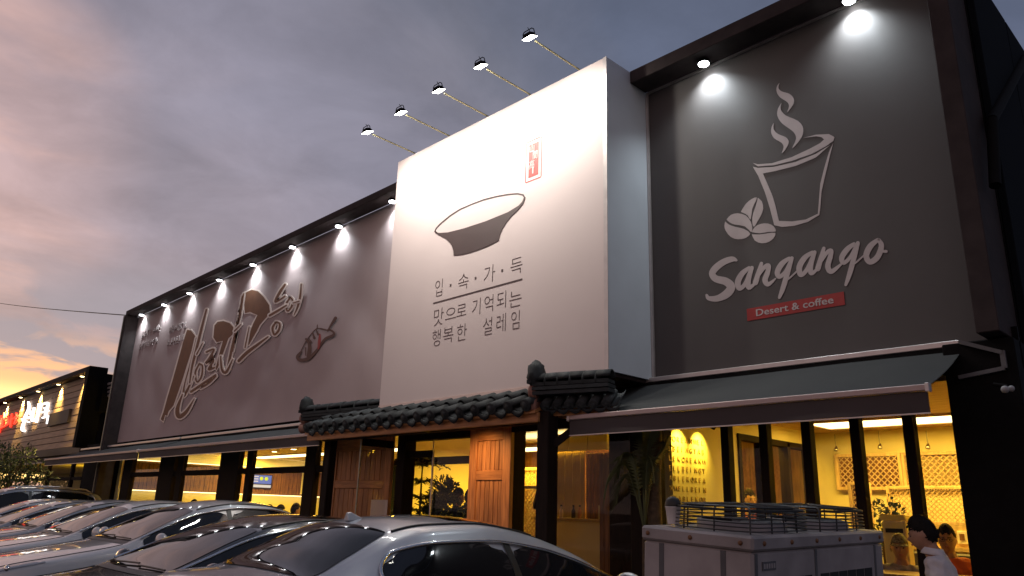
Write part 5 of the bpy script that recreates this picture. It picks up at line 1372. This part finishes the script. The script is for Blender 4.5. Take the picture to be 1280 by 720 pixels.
def car(name, label, shape, paint_, loc, rz, group, fin=False, scale=(1, 1, 1), rails=False, vtop=2.90):
    S = Shape(shape); D = shape
    t = thing(name, label, 'car', loc, group, (0, 0, rz)); t.scale = scale
    ny, nv = 96, 32
    def fy(u): return S.y0 + (S.y1 - S.y0) * u
    b = B(); vlist = [4 * j / nv for j in range(nv + 1)]
    wells = (D['wf'], D['wr']); wr_ = D['wrad'] + .045; wz = D['wrad']
    full = [-q for q in vlist[::1]] ; full = sorted(set([-q for q in vlist] + vlist))
    row = [-4 + 8 * j / (2 * nv) for j in range(2 * nv + 1)]
    # going from the right sill over the roof to the left sill
    seq = [q for q in vlist] + [-q for q in vlist[::-1][1:]]
    def fn(u, w): return S.at(fy(u), seq[min(len(seq) - 1, int(round(w * (len(seq) - 1))))])
    def skip(i, j):
        y = fy((i + .5) / ny); q = abs(seq[j] + seq[j + 1]) / 2 if seq[j] * seq[j + 1] >= 0 else 4
        if q > 1.9: return False
        z = S.at(y, q).z
        return any((y - w) ** 2 + (z - wz) ** 2 < wr_ ** 2 for w in wells)
    b.grid(fn, ny, len(seq) - 1, True, skip)
    ends = []
    for u in (0, 1):
        p = [fn(u, k / (len(seq) - 1)) for k in range(len(seq))]; b.add(p, [tuple(range(len(p)))])
    b.box(-.78, .78, S.y0 + .2, S.y1 - .2, .16, .22)
    body = b.build('body', M[paint_], t, local=True)
    def patch(nm, mat, y0, y1, v0, v1, nu=16, nvv=10, out=.006, rad=.10, parent=t, edge=None):
        """a rounded panel lying on the body surface"""
        bb = B(); sgn = 1 if v1 >= 0 else -1
        def g(u, v):
            # superellipse squeeze rounds the corners
            a = u * 2 - 1; c = v * 2 - 1; k = 1 - rad * (abs(a) ** 6) * (abs(c) ** 6) * 1.6
            y = (y0 + y1) / 2 + (y1 - y0) / 2 * a * k; w = (v0 + v1) / 2 + (v1 - v0) / 2 * c * k
            if edge: y, w = edge(y, w, u, v)
            return S.off(y, w, out)
        bb.grid(g, nu, nvv, True); return bb.build(nm, mat, parent, local=True)
    def across(nm, mat, y0, y1, vmin, out=.006, nu=18, nc=20, bow=0.0, parent=t, taper=0.0):
        """a panel from one rail over the centre line to the other"""
        bb = B()
        def g(u, v):
            a = v * 2 - 1; k = 1 - .06 * (abs(a) ** 6) * (abs(u * 2 - 1) ** 6)
            y = y0 + (y1 - y0) * (.5 + (u - .5) * k) + bow * (1 - a * a)
            w = 4 - (4 - vmin) * abs(a) * k
            return S.off(y, w if a >= 0 else -w, out)
        bb.grid(g, nu, nc, True); return bb.build(nm, mat, parent, local=True)
    ws0, ws1 = D['ws']; r0, r1 = D['rw']
    across('windscreen', 'carglass', ws0 + .04, ws1 - .0, 3.07, bow=-.06)
    across('rear_window', 'carglass', r0, r1, 3.10, bow=.05)
    s0, s1 = D['sw']; bp = D['bp']
    for sg in (-1, 1):
        def ed(y, w, u, v): return y, w
        patch('side_window', 'carglass', s0, bp - .03, 2.10 * sg, vtop * sg, 20, 8)
        patch('side_window', 'carglass', bp + .03, s1 - (2.9 - vtop) * 1.4, 2.10 * sg, vtop * sg, 20, 8, rad=.2)
        patch('door_pillar', 'trim', bp - .03, bp + .03, 2.08 * sg, vtop * sg, 2, 8, out=.008, rad=0)
        yr_ = s1 - (2.9 - vtop) * 1.4
        tr_ = [S.off(y, (vtop + .02) * sg, .010) for y in [s0 - .02 + (yr_ - .10 - s0) * i / 36 for i in range(37)]]
        for k in range(1, 9):
            a = PI / 2 * k / 8; tr_.append(S.off(yr_ - .12 + .14 * math.sin(a), (2.45 + (vtop + .02 - 2.45) * math.cos(a)) * sg, .010))
        tr_.append(S.off(yr_ + .01, 2.10 * sg, .010))
        B().tube(tr_, .013, 6).build('window_trim', 'chrome', t, local=True)
        B().tube([S.off(y, 2.05 * sg, .008) for y in [s0 - .02 + (s1 - s0 + .04) * i / 24 for i in range(25)]], .009, 6).build('belt_trim', 'chrome' if paint_ != 'car_white' else 'trim', t, local=True)
        B().tube([S.off(y, 3.13 * sg, .003) for y in [ws1 + .02 + (r0 - ws1 - .04) * i / 20 for i in range(21)]], .010, 6).build('roof_moulding', 'trim', t, local=True)
        gp = B()
        for y in (s0 + .02, bp, s1 - .28):
            gp.tube([S.off(y + .02 * math.sin(q), q * sg, .0015) for q in [.35 + 1.65 * i / 10 for i in range(11)]], .0045, 5)
        gp.tube([S.off(y, .32 * sg, .0015) for y in [s0 + .02 + (s1 - .30 - s0) * i / 16 for i in range(17)]], .0045, 5)
        gp.tube([S.off(y, 3.06 * sg, .0015) for y in [-2.05 + (ws0 + 2.0) * i / 12 for i in range(13)]], .0045, 5)
        gp.build('panel_gap', 'trim', t, local=True)
        for y in (bp - .22, s1 - .52): B().bar(S.off(y, 1.62 * sg, .022), S.off(y + .19, 1.64 * sg, .022), .022, .03).build('door_handle', 'chrome' if paint_ == 'car_black' else M[paint_], t, local=True)
        # mirror on its stalk
        mp_ = S.off(s0 + .13, 2.02 * sg, .0) + Vector((sg * .115, 0, .095))
        mb = B()
        mb.ball(mp_, (.115, .062, .075), 16, 10)
        for i_, v in enumerate(mb.v): v.y = min(v.y, mp_.y + .035)
        ob = mb.build('mirror', M[paint_], t, local=True)
        B().bar(mp_ + Vector((-sg * .12, 0, -.065)), mp_ + Vector((-sg * .02, 0, -.04)), .05, .03).build('mirror_stalk', 'trim', t, local=True)
        B().ball(mp_ + Vector((0, .037, 0)), (.098, .004, .060), 14, 8).build('mirror_glass', 'chrome', ob, local=True)
        hl = patch('headlight', 'headlamp', S.y0 + .13, S.y0 + .62, 2.02 * sg, 2.96 * sg, 12, 8, out=.005, rad=.35, edge=lambda y, w, u, v: (y + .10 * v * (1 - u), (abs(w) - .30 * u * (abs(w) - 2.0)) * (1 if w > 0 else -1)))
        B().ball(S.off(S.y0 + .28, 2.45 * sg, .0), (.05, .03, .035), 10, 7).build('bulb', 'chrome', hl, local=True)
        patch('tail_light', 'taillamp', S.y1 - .30, S.y1 - .05, 1.55 * sg, 2.0 * sg, 10, 6, rad=.3)
    across('cowl', 'trim', ws0 - .05, ws0 + .045, 3.10, out=.004, nu=3, bow=-.05)
    for k, x in enumerate((-.30, .25)):
        pts = [S.off(ws0 + .03 + .03 * i / 6 , 4 - .999 * min(1, abs(x + .48 * i / 6) / .74), .022) for i in range(7)]
        for i, p_ in enumerate(pts): p_.x = x + .48 * i / 6 - .1
        B().tube(pts, .008, 5).build('wiper', 'trim', t, local=True)
    if fin:
        fb = B(); y = r0 - .07; z = S.at(y, 4).z
        fb.add([(-.022, y - .08, z - .004), (.022, y - .08, z - .004), (.034, y + .07, z - .008), (-.034, y + .07, z - .008), (-.005, y + .035, z + .048), (.005, y + .035, z + .048), (.007, y + .070, z + .045), (-.007, y + .070, z + .045)],
               [(0, 1, 5, 4), (1, 2, 6, 5), (2, 3, 7, 6), (3, 0, 4, 7), (4, 5, 6, 7), (3, 2, 1, 0)])
        fb.build('antenna_fin', M[paint_], t, local=True, bevel=.006)
        across('roof_panel', 'carglass', ws1 + .16, r0 - .55, 3.28, out=.004)
    if rails:
        for sg in (-1, 1): B().tube([S.off(y, 3.22 * sg, .045 if 0 < i < 12 else 0) for i, y in enumerate([ws1 + .2 + (r0 - .15 - ws1 - .2) * i / 12 for i in range(13)])], .016, 8).build('roof_rail', 'alu', t, local=True)
    # lower face and bumpers
    yb = S.y0
    B().box(-.42, .42, yb - .012, yb + .05, .40, .56).build('grille', 'trim', t, local=True, bevel=.01)
    B().box(-.26, .26, yb - .022, yb - .010, .43, .54).build('number_plate', 'plate', t, local=True, bevel=.004)
    B().box(-.26, .26, S.y1 + .004, S.y1 + .016, .66, .77).build('number_plate', 'plate', t, local=True, bevel=.004)
    R0 = D['wrad']
    for y in wells:
        for sg in (-1, 1):
            x = sg * .80
            w = thing('wheel', None, None, (0, 0, 0)); w.parent = t; w.location = (x, y, R0)
            B().lathe([(.20, -.10), (R0 - .02, -.10), (R0, -.075), (R0, .075), (R0 - .02, .10), (.20, .10)], (0, 0, 0), (1, 0, 0), 28).build('tyre', 'rubber', w, local=True)
            rm = B(); rm.lathe([(.205, .085 * sg), (.21, .06 * sg), (.04, .055 * sg), (0, .07 * sg)], (0, 0, 0), (1, 0, 0), 24)
            for k in range(5):
                a = 2 * PI * k / 5; rm.bar((.078 * sg, .04 * math.cos(a), .04 * math.sin(a)), (.085 * sg, .205 * math.cos(a), .205 * math.sin(a)), .05, .02, (1, 0, 0))
            rm.build('rim', 'rim', w, local=True)
            B().lathe([(R0 + .05, -.02), (R0 + .05, .02), (R0 + .03, .02), (R0 + .03, -.02)], (-.03 * sg, 0, 0), (1, 0, 0), 28).build('wheel_arch', 'trim', w, local=True)
            B().lathe([(R0 + .045, -.16), (R0 + .045, .08)], (-.06 * sg, 0, 0), (1, 0, 0), 24).build('wheel_well', 'trim', w, local=True)
    return t
CG_ = 'cars parked side by side in front of the restaurant'
car('parked_car', 'white sedan with shark fin antenna parked nose in before the entrance', SEDAN, 'car_white', (-4.60, 4.16, 0), PI, CG_, fin=True, vtop=2.76)
car('parked_car', 'black sedan with chrome window trim, next to the white sedan', SEDAN, 'car_black', (-6.78, 3.08, 0), 0.0, CG_, scale=(1, 1, .97))
car('parked_car', 'silver sedan parked directly left of the black sedan', SEDAN, 'car_silver', (-10.0, 3.82, 0), 0.0, CG_, scale=(1, .93, 1.05))
car('parked_car', 'pale grey sedan, second to the left of the black sedan', SEDAN, 'car_pale', (-12.45, 3.88, 0), 0.0, CG_, scale=(1, .95, 1.03))
car('parked_car', 'steel grey sedan, third to the left of the black sedan', SEDAN, 'car_grey', (-15.0, 4.07, 0), 0.0, CG_, scale=(1, 1, 1.02))
car('parked_car', 'darker grey sedan, fourth to the left of the black sedan', SEDAN, 'car_grey', (-17.4, 4.1, 0), 0.0, CG_)
car('parked_car', 'pale silver sedan next to the tall estate car at the far left', SEDAN, 'car_silver', (-19.8, 4.2, 0), 0.0, CG_)
car('parked_car', 'tall grey estate car with roof rails at the far left end', SUV, 'car_grey', (-22.6, 4.4, 0), 0.0, CG_, rails=True, scale=(1, 1, 1.03))

# ================================================================== AIR CONDITIONER
ac = thing('outdoor_unit', 'large pale air conditioning outdoor unit with two wire fan guards on top', 'air conditioner', (-2.30, 4.25, .06), None, (.020, .046, 0))
ax0, ax1, ay0, ay1, ah = -.32, .32, -.78, .79, 1.345
def ab(nm, mt, *d, bevel=.004): return B().box(*d).build(nm, mt, ac, local=True, bevel=bevel)
ab('casing', 'ac', ax0 + .004, ax1 - .004, ay0 + .004, ay1 - .004, .06, ah - .075, bevel=.012)
ab('top_cover', 'ac', ax0 - .006, ax1 + .006, ay0 - .006, ay1 + .006, ah - .072, ah, bevel=.012)
for x in (-.20, .16): ab('groove', 'acdark', x - .014, x + .014, ay0 + .001, ay0 + .006, .10, ah - .08, bevel=0)
for y in (-.745, -.12, .66): ab('groove', 'acdark', ax1 - .006, ax1 - .001, y - .012, y + .012, .10, ah - .08, bevel=0)
lv = B()
for r_ in range(8):
    for y0, p_ in ((-.70, .090), (-.07, .114)):
        for k in range(6):
            lv.box(ax1 - .012, ax1 - .0005, y0 + k * p_, y0 + k * p_ + p_ - .014, 1.055 - r_ * .105, 1.055 - r_ * .105 + .086)
lv.build('louvre_slots', 'dark', ac, local=True)['kind'] = 'stuff'
ab('maker_plate', 'acdark', ax1 - .004, ax1 + .001, -.69, -.56, 1.185, 1.225, bevel=0)
for k in range(5): ab('plate_mark', 'ac', ax1 - .002, ax1 + .002, -.68 + k * .024, -.665 + k * .024, 1.194, 1.216, bevel=0)
for (x, y) in [(-.28, ay0 - .006), (-.02, ay0 - .006), (.26, ay0 - .006)] + [(ax1 + .006, -.68 + k * .28) for k in range(6)]:
    ax_ = (0, -1, 0) if y < ay0 else (1, 0, 0)
    B().lathe([(.012, 0), (.012, .004), (.008, .008), (0, .008)], (x, y, ah - .035), ax_, 10).build('screw', 'slat', ac, local=True)
for sx_ in (-.24, .24):
    for sy_ in (-.65, .65): ab('foot', 'acdark', sx_ - .06, sx_ + .06, sy_ - .05, sy_ + .05, -.05, .059)
for cy_, nm in ((-.37, 'near'), (.39, 'far')):
    fg = B(); top_z = ah + .125
    def rr(hw, hd, z, r=.12, n=6):
        pts = []
        for qx, qy, a0 in ((1, 1, 0), (-1, 1, PI / 2), (-1, -1, PI), (1, -1, 1.5 * PI)):
            for i in range(n + 1):
                a = a0 + PI / 2 * i / n; pts.append(Vector((qx * (hw - r) + r * math.cos(a) + .03, cy_ + qy * (hd - r) + r * math.sin(a), z)))
        return pts + [pts[0]]
    for k in range(6): fg.tube(rr(.245 - .001 * k, .345 - .001 * k, ah + .012 + .019 * k), .0032, 5, False)
    for k in range(11):
        s_ = 1 - .085 * k; fg.tube(rr(.240 * s_, .340 * s_, top_z - .012 * (1 if k == 0 else 0), .12 * s_), .0036, 5, False)
    for k in range(12):
        a = 2 * PI * k / 12 + .1; dx, dy = math.cos(a), math.sin(a); q = 1 / max(abs(dx) / .24, abs(dy) / .34); q *= .96
        fg.tube([(.03 + dx * q, cy_ + dy * q, ah + .0), (.03 + dx * q * .99, cy_ + dy * q * .99, ah + .10), (.03 + dx * q * .92, cy_ + dy * q * .92, top_z), (.03 + dx * .03, cy_ + dy * .03, top_z + .012)], .0048, 5)
    fo = fg.build('fan_guard', 'wire', ac, local=True)
    B().lathe([(.235, .0), (.232, .05), (.22, .05), (.22, .005)], (.03, cy_, ah), n=32).build('fan_ring', 'ac', ac, local=True)
    fn_ = B(); fn_.lathe([(.05, .01), (.05, .06), (.0, .065)], (.03, cy_, ah), n=16)
    for k in range(4):
        a = PI / 2 * k + .3
        def bl(u, v, a=a): r = .05 + .16 * u; th = a + (v - .5) * (.6 + .4 * u); return Vector((.03 + r * math.cos(th), cy_ + r * math.sin(th), ah + .02 + .035 * v))
        fn_.grid(bl, 5, 4)
    fn_.build('fan_blades', 'acdark', ac, local=True)
tag(B().box(-2.8, -1.8, 3.3, 5.2, -.02, .05).build('concrete_pad', 'paving', bevel=.01), None, None, None, 'structure')
q = PY(842, 657, 3.56)
cup = thing('takeout_cup', 'white paper takeout cup with dark domed lid standing on the unit', 'cup', (q.x, 3.56, 1.42))
B().lathe([(.030, -.006), (.041, .078), (.043, .080), (.043, .084), (.038, .084), (.030, .0)], (q.x, 3.56, 1.419), n=20).build('cup_body', 'cup', cup)
B().lathe([(.043, .084), (.044, .092), (.040, .112), (.028, .128), (.012, .135), (0, .136)], (q.x, 3.56, 1.419), n=20).build('lid', 'lid', cup)

# ================================================================== NEIGHBOUR, WIRE, TREE
nb = thing('neighbour_shop', 'low plank clad shop with lit red and white lettering at the far left', 'building', (-35, 9, 0))
NX0, NX1, NY = -48, -26.3, 6.9
box('wall', 'box_dark', nb, NX0, NX1, NY + .1, 16, 2.6, 5.2); box('end_panel', 'black', nb, -26.3, -26.0, NY - .28, 7.16, 2.9, 5.40, bevel=.008)
box('hood', 'hood', nb, NX0, -26.31, NY - .28, NY + .1, 5.24, 5.40, bevel=.006); box('fascia', 'box_dark', nb, NX0, -26.31, NY - .05, NY + .09, 2.75, 2.98)
for k in range(11):
    z = 2.99 + k * .204
    box('plank', 'plank', nb, NX0, -26.31, NY - .006 * (k % 2), NY + .03, z + .006, z + .192, bevel=.004)
box('wall', 'black', nb, NX0, NX1, 13, 13.2, 0, 2.6); box('floor', 'floor', nb, NX0, NX1, NY, 13, .02, .1); box('ceiling', 'ceil', nb, NX0, NX1, NY + .1, 13, 2.55, 2.599)
box('side_wall', 'black', nb, -26.3, -26.15, 7.36, 16, 0, 5.2)
for x in (-46, -42.5, -39, -36, -33, -30.2, -27.4): box('mullion', 'timber', nb, x - .08, x + .08, NY + .1, NY + .2, 0, 2.6)
box('transom', 'timber', nb, NX0, -26.3, NY + .12, NY + .18, 1.95, 2.05)
for x0, x1 in ((-46, -42.5), (-42.5, -39), (-39, -36), (-36, -33), (-33, -30.2), (-30.2, -27.4)): B().box(x0 + .08, x1 - .08, NY + .146, NY + .154, .1, 1.95).build('glass_pane', 'glass', nb)
box('inner_wall', 'wall', nb, NX0, NX1, 11, 11.1, .1, 2.55)
nl = thing('ceiling_lamp', 'warm hanging lamp inside the plank clad shop', 'ceiling light', (-31, 9, 2.3))
B().lathe([(.2, 0), (.22, .12), (.05, .16), (0, .16)], (-31, 9, 2.2), n=16).build('lamp_shade', 'curtain', nl); B().ball((-31, 9, 2.2), .1).build('bulb', 'warm', nl); lamp('POINT', (-31, 9, 2.05), 90, WARM, nl, .12); B().tube([(-31, 9, 2.36), (-31, 9, 2.55)], .01, 6).build('cord', 'cable', nl)
nl2 = thing('ceiling_lamp', 'second warm lamp deeper inside the plank clad shop', 'ceiling light', (-28.2, 9.8, 2.3))
B().lathe([(.2, 0), (.22, .12), (.05, .16), (0, .16)], (-28.2, 9.2, 2.2), n=16).build('lamp_shade', 'curtain', nl2); B().ball((-28.2, 9.2, 2.2), .1).build('bulb', 'warm', nl2); lamp('POINT', (-28.2, 9.2, 2.05), 70, WARM, nl2, .12); B().tube([(-28.2, 9.2, 2.36), (-28.2, 9.2, 2.55)], .01, 6).build('cord', 'cable', nl2)
NG = 'warm downlights under the neighbouring hood'
for (px_, py_), nm in zip(((114, 472), (84.5, 482), (58.5, 490.5), (36.5, 498), (16.5, 504.5), (1, 511)), ('nearest the dark end panel', 'second from the end panel', 'third from the end panel', 'fourth from the end panel, over the white letters', 'fifth from the end panel', 'sixth, over the red letters')):
    d = ray(px_, py_); k = (5.2 - EYE.z) / d.z; q = EYE + d * k
    downlight(q.x, NY - .14, 5.24, 'warm downlight on the plank clad shop, ' + nm, NG, 190, .30, 'warm', (1.0, .68, .20), 90)
ns = thing('neighbour_sign', 'glowing red and white brush lettering on the plank wall', 'sign', (-38, NY, 4))
TN = crop(0, 440, 8)
WH = [[(292, 500, 12), (298, 560, 22), (262, 640, 22), (236, 690, 14)], [(300, 580, 10), (318, 630, 14)], [(228, 672, 12), (300, 655, 14), (322, 640, 10)], [(246, 700, 16), (232, 770, 34), (250, 790, 26)], [(262, 690, 10), (296, 700, 14)],
      [(350, 560, 16), (334, 620, 18), (330, 690, 14), (372, 670, 12)], [(398, 520, 14), (390, 600, 18), (372, 700, 16)], [(396, 610, 10), (424, 520, 14)],
      [(446, 520, 16), (486, 510, 18), (474, 575, 18), (452, 560, 10)], [(428, 606, 14), (492, 585, 14)], [(470, 590, 14), (462, 640, 16)], [(436, 660, 12), (490, 640, 16), (482, 715, 14)]]
decal('white_letter', [('s', [(p[0], p[1], p[2] * .72) for p in s]) for s in WH], TN, NY - .04, .05, 'neon_white', ns)
RD = [[(20, 640, 12), (8, 700, 22), (0, 800, 16)], [(48, 610, 10), (40, 680, 18), (30, 750, 14)], [(30, 690, 12), (72, 660, 12)], [(86, 640, 12), (100, 700, 18), (74, 730, 16)], [(128, 620, 12), (120, 690, 18), (112, 750, 12)], [(120, 680, 12), (180, 640, 10)], [(172, 610, 12), (166, 680, 16), (150, 720, 12)], [(14, 760, 14), (60, 740, 12)], [(-30, 640, 16), (-20, 700, 22), (-40, 780, 18)]]
decal('red_letter', [('s', [(p[0], p[1], p[2] * .8) for p in s]) for s in RD], TN, NY - .04, .05, 'neon_red', ns)
a = PY(63, 530, NY); c = PY(90, 515, NY)
sb_ = thing('dark_sign_box', 'dark flat box mounted on the planks beside the white letters', 'sign box', (a.x, NY, a.z))
B().box(a.x, c.x, NY - .09, NY - .008, a.z - .1, c.z + .1).build('case', 'box_dark', sb_, bevel=.01)
lo_ = thing('louvre_rack', 'stack of four bright slats in the gap between the two buildings', 'louvre', (-25.5, 7.4, 4.6))
for k in range(4):
    q = PX(138, 479 + k * 4.9, -25.6); B().box(-25.9, -25.3, q.y, q.y + .35, q.z - .035, q.z + .035).build('slat', 'alu', lo_, bevel=.004)
B().box(-25.95, -25.9, PX(138, 479, -25.6).y - .1, PX(138, 479, -25.6).y + .6, 4.0, 5.2).build('mount', 'black', lo_)
def tree(label, x, y, h, r, z0, n, mat_='leafd', seed=1):
    random.seed(seed); t = thing('garden_tree', label, 'tree', (x, y, 0), 'small trees before the plank clad shop'); base_ = Vector((x, y, 0))
    tb_ = B(); tb_.tube([base_, base_ + Vector((.05, .02, h * .4)), base_ + Vector((-.03, .04, h * .8))], [.09, .06, .02], 8)
    lf_ = B()
    for k in range(n):
        a = random.random() * 2 * PI; rr_ = r * random.random() ** .5; zz = z0 + (h - z0) * random.random(); sh_ = 1 - .55 * ((zz - z0) / (h - z0)) ** 2
        c_ = base_ + Vector((math.cos(a) * rr_ * sh_, math.sin(a) * rr_ * sh_, zz)); leaf_cluster(lf_, c_, r * .32, 34, .15, .06)
        if k % 3 == 0: tb_.tube([base_ + Vector((0, 0, zz * .6)), (base_ + Vector((0, 0, zz * .75)) + c_) / 2, c_], [.03, .02, .006], 5)
    tb_.build('trunk', 'bark', t); o = lf_.build('crown', mat_, t); o['kind'] = 'stuff'
tree('dark bushy tree at the far left picture edge before the shop', -34.5, 6.0, 3.1, 1.5, .7, 60, seed=3)
tree('dark bushy tree nearer the restaurant, lit warm from the shop window', -30.3, 6.0, 2.75, 1.1, .6, 46, 'leaf', seed=5)
tree('small bush under the end of the far left awning', -27.6, 6.1, 2.2, .8, .3, 34, seed=8)
w0 = PY(157, 394, 6.45); w1 = PY(-40, 372, 7.4)
wp = [w0.lerp(w1, i / 20) - Vector((0, 0, .12 * math.sin(PI * i / 20))) for i in range(21)]
d_ = (w1 - w0); wp.append(w1 + d_ * 1.2 + Vector((0, 0, 1.2)))
tag(B().tube(wp, .016, 6).build('overhead_wire', 'cable'), 'thin black overhead wire running left from the banner corner', 'wire')
